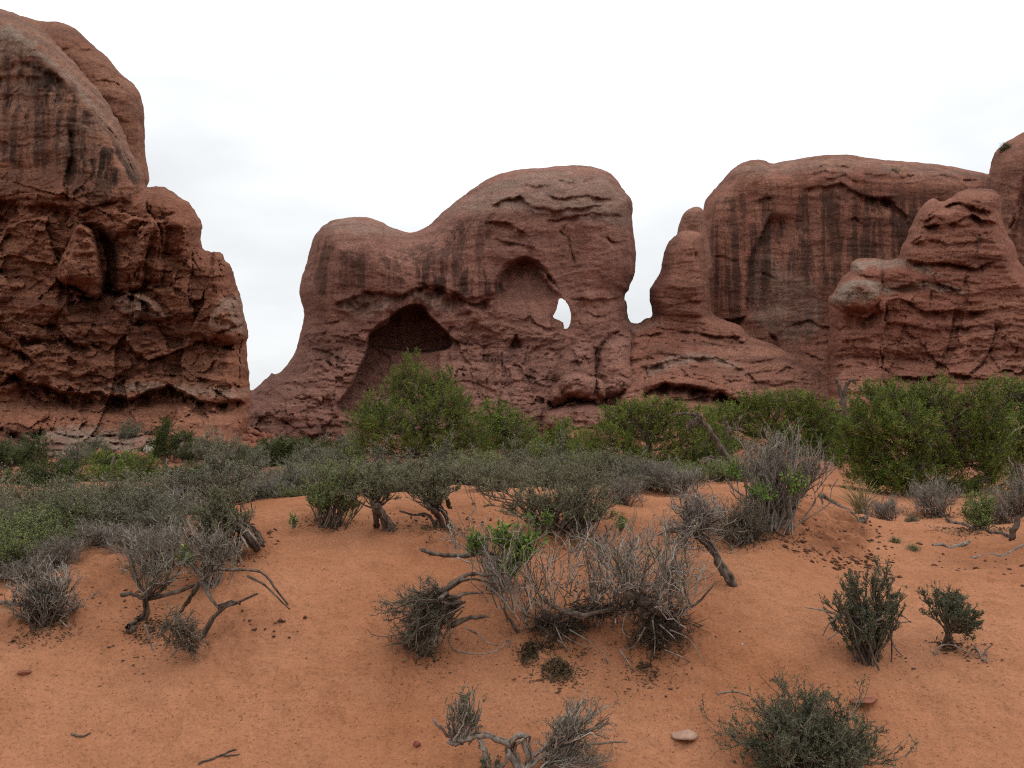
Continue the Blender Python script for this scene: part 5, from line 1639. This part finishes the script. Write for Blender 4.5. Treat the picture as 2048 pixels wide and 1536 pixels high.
driftwood("dead_branch", "bare grey limbs arching in front of the right-edge juniper", [([(2030, 960), (2010, 900), (1985, 860), (1970, 835)], 0.035, 0.014), ([(1985, 862), (2000, 840), (2030, 838), (2040, 870)], 0.02, 0.010), ([(1995, 880), (1975, 870), (1960, 872)], 0.016, 0.008),
          ([(2005, 890), (2030, 860), (2050, 855)], 0.018, 0.008), ([(1990, 850), (1992, 810), (1985, 780)], 0.02, 0.008)], 16.2, BARK_G, False, "dead wood", 8)


def stone(name, label, px, py, w, d, h, mat, seed=1, yaw=0.0, Y=None):
    r = np.random.default_rng(seed)
    b = foot_at(px, py) if Y is None else foot(px, Y, 0)
    n = 40
    th, ph = np.meshgrid(np.linspace(0, 2 * math.pi, n, endpoint=False), np.linspace(0.02, math.pi - 0.02, 14), indexing='ij')
    v = np.stack([np.sin(ph) * np.cos(th), np.sin(ph) * np.sin(th), np.cos(ph)], -1)
    planes = norm(r.normal(size=(13, 3)))
    dist = r.uniform(0.45, 0.85, 13)
    k = np.min(np.where((v @ planes.T) > 0.05, dist / np.maximum(v @ planes.T, 0.05), 9), axis=-1)
    v = v * np.minimum(k, 1.1)[..., None]
    v = v * (1 + 0.05 * fbm(v * 4 + seed, 3))[..., None]
    v = v * np.array([w / 2, d / 2, h / 2])
    c, s = math.cos(yaw), math.sin(yaw)
    v = np.stack([v[..., 0] * c - v[..., 1] * s, v[..., 0] * s + v[..., 1] * c, v[..., 2] + h * 0.22], -1)
    I = np.arange(n * 14).reshape(n, 14)
    J = np.roll(I, -1, axis=0)
    f = np.stack([I[:, :-1], I[:, 1:], J[:, 1:], J[:, :-1]], -1).reshape(-1, 4)
    return tag(link(name, make_mesh(name, v.reshape(-1, 3), f, mat, False), b), label, "stone")


stone("rock_slab", "pale pink flat stone on sand left of the bottom right shrub", 1374, 1474, 0.155, 0.12, 0.050, STONE_PALE, 13, 0.35)
stone("rock_slab", "flat reddish slab flush with the sand behind the bottom right shrub", 1725, 1408, 0.22, 0.20, 0.035, STONE_RED, 4, 0.2)
stone("stone", "small dark red stone on sand at the left edge", 48, 1350, 0.075, 0.06, 0.03, STONE_RED, 5, 0.4)
stone("stone", "small red stone on sand left of the looping trunk shrub", 833, 1497, 0.04, 0.04, 0.035, STONE_RED, 6)
stone("stone", "tiny white pebble right of the dangling roots", 1484, 1293, 0.02, 0.02, 0.018, STONE_WHITE, 7)
stone("stone", "tiny dark chip on sand above the flat pale stone", 1550, 1366, 0.045, 0.03, 0.02, STONE_RED, 8)
stone("boulder", "white boulder on the slope beside the dark green bush", 310, 905, 1.5, 1.0, 1.4, STONE_WHITE, 9, 0.2, 70)
stone("boulder", "small pale boulder high on the red talus", 440, 880, 0.9, 0.7, 0.7, STONE_PALE, 10, 0.2, 86)


def scatter(name, label, cat, zones, mat, smin, smax, seed, flat=0.5, aspect=1.0):
    """clods or chips lying on the sand; zones: (px, py, rx, ry, count)"""
    r = np.random.default_rng(seed)
    octv = np.array([[1, 0, 0], [-1, 0, 0], [0, 1, 0], [0, -1, 0], [0, 0, 1], [0, 0, -1.0]])
    octf = np.array([[0, 2, 4], [2, 1, 4], [1, 3, 4], [3, 0, 4], [2, 0, 5], [1, 2, 5], [3, 1, 5], [0, 3, 5]])
    V, Fc, n0 = [], [], 0
    for px, py, rx, ry, n in zones:
        b = foot_at(px, py)
        mpp = b[1] / F_PX
        edge = foot_at(px, py + ry)
        dy = max(abs(b[1] - edge[1]), 0.1)
        x = b[0] + r.normal(size=n) * rx * mpp * 0.6
        y = b[1] + r.normal(size=n) * dy * 0.6
        s = np.exp(r.uniform(math.log(smin), math.log(smax), n))
        z = ground_z(x, y) + s * flat * 0.2
        sc = np.stack([s * r.uniform(0.6, 1.4, n) * aspect, s * r.uniform(0.5, 1.2, n), s * flat * r.uniform(0.5, 1.2, n)], 1)
        v = octv[None] * sc[:, None] * r.uniform(0.55, 1.2, (n, 6, 1))
        a = r.uniform(0, 6.28, n)
        ca, sa = np.cos(a)[:, None], np.sin(a)[:, None]
        v = np.stack([v[..., 0] * ca - v[..., 1] * sa, v[..., 0] * sa + v[..., 1] * ca, v[..., 2]], -1) + np.stack([x, y, z], 1)[:, None]
        V.append(v.reshape(-1, 3))
        Fc.append((octf[None] + (np.arange(n) * 6)[:, None, None]).reshape(-1, 3) + n0)
        n0 += n * 6
    tag(link(name, make_mesh(name, np.concatenate(V), np.concatenate(Fc), mat, False)), label, cat, kind="stuff")


scatter("soil_crust", "dark crumbled soil crust on the mound right of centre", "soil crust", [(1600, 1050, 80, 40, 1100), (1650, 1090, 80, 30, 800), (1560, 1020, 60, 30, 500), (1690, 1040, 50, 30, 400), (1950, 1120, 90, 30, 110), (500, 1075, 50, 30, 160),
        (490, 1270, 90, 40, 40), (900, 1040, 100, 30, 120), (240, 1150, 120, 50, 200)], CRUST, 0.005, 0.028, 71, 0.6)
scatter("plant_litter", "dry leaf and twig litter fallen under the shrubs", "litter", [(1090, 1290, 80, 40, 420), (1120, 1340, 50, 25, 260), (1310, 1280, 80, 40, 500), (1300, 1350, 60, 30, 160), (1480, 1070, 90, 25, 300), (1150, 1075, 110, 25, 320), (870, 1055, 80, 20, 180),
        (830, 1310, 60, 25, 160), (90, 1255, 70, 20, 260), (300, 1260, 80, 60, 220), (1730, 1295, 60, 25, 130), (1910, 1300, 60, 20, 80), (640, 1045, 50, 15, 120), (450, 1120, 60, 25, 160), (1950, 1060, 100, 15, 160), (1200, 1200, 200, 60, 300)],
        LITTER, 0.004, 0.014, 72, 0.35, 1.7)
def leaf_mats(label, spots, seed):
    """heaps of dry leaves and bits of twig caught on the slope"""
    P = Plant(seed)
    for px, py, rx, h, n in spots:
        c = foot_at(px, py)
        r_ = rx * c[1] / F_PX
        xy = P.r.normal(size=(n, 2)) * np.array([0.5, 0.4]) * r_
        lob = 1 + 0.6 * perlin(np.stack([xy[:, 0] / r_ * 2.5, xy[:, 1] / r_ * 2.5, xy[:, 0] * 0 + px], -1))
        x, y = c[0] + xy[:, 0] * lob, c[1] + xy[:, 1] * lob
        d = np.hypot(xy[:, 0], xy[:, 1]) / r_
        z = ground_z(x, y) + h * np.clip(1 - d, 0, 1) * P.r.random(n) + 0.004
        P.add_leaves("leaves", np.stack([x, y, z], 1), P.r.normal(size=(n, 3)) * np.array([1, 1, 0.5]), 0.020, 0.009, P.r.random(n) ** 1.5)
    v, f, t, _ = P.parts["leaves"]
    v = np.concatenate(v)
    me = make_mesh("leaf_litter", v, np.concatenate(f), LEAF_DRY, False, {"tint": np.concatenate(t)})
    tag(link("leaf_litter", me), label, "leaf litter", kind="stuff")


leaf_mats("dark matted leaf litter caught on the slope under the dead shrubs", [(1060, 1318, 30, 0.05, 900), (1115, 1342, 34, 0.06, 1300), (1085, 1300, 40, 0.04, 700), (1290, 1345, 30, 0.03, 350), (1300, 1310, 60, 0.04, 900),
          (1110, 1270, 80, 0.03, 900), (1310, 1275, 60, 0.05, 900), (1490, 1075, 90, 0.05, 1200), (850, 1315, 40, 0.02, 300), (90, 1258, 60, 0.03, 600), (300, 1262, 50, 0.02, 300), (460, 1120, 50, 0.03, 500),
          (1150, 1085, 100, 0.04, 900), (880, 1062, 70, 0.03, 500), (1735, 1300, 40, 0.02, 300), (1905, 1300, 40, 0.015, 200), (1950, 1065, 90, 0.04, 700), (1850, 1035, 120, 0.05, 900), (650, 1050, 50, 0.03, 400)], 75)
scatter("talus_rubble", "red rubble lying on the slopes at the foot of the cliffs", "rubble", [(440, 870, 60, 22, 260), (390, 850, 60, 20, 160), (560, 890, 60, 10, 120), (250, 915, 140, 12, 160), (1640, 830, 60, 20, 160)], STONE_RED, 0.10, 0.7, 76, 0.7)
scatter("sand_grit", "small grit and chips strewn over the open sand", "grit", [(500, 1420, 500, 90, 420), (1300, 1440, 500, 90, 380), (1750, 1380, 300, 120, 300), (700, 1200, 250, 120, 220), (1850, 1150, 200, 80, 260), (600, 1080, 120, 50, 120)],
        STONE_RED, 0.002, 0.007, 73, 0.6)
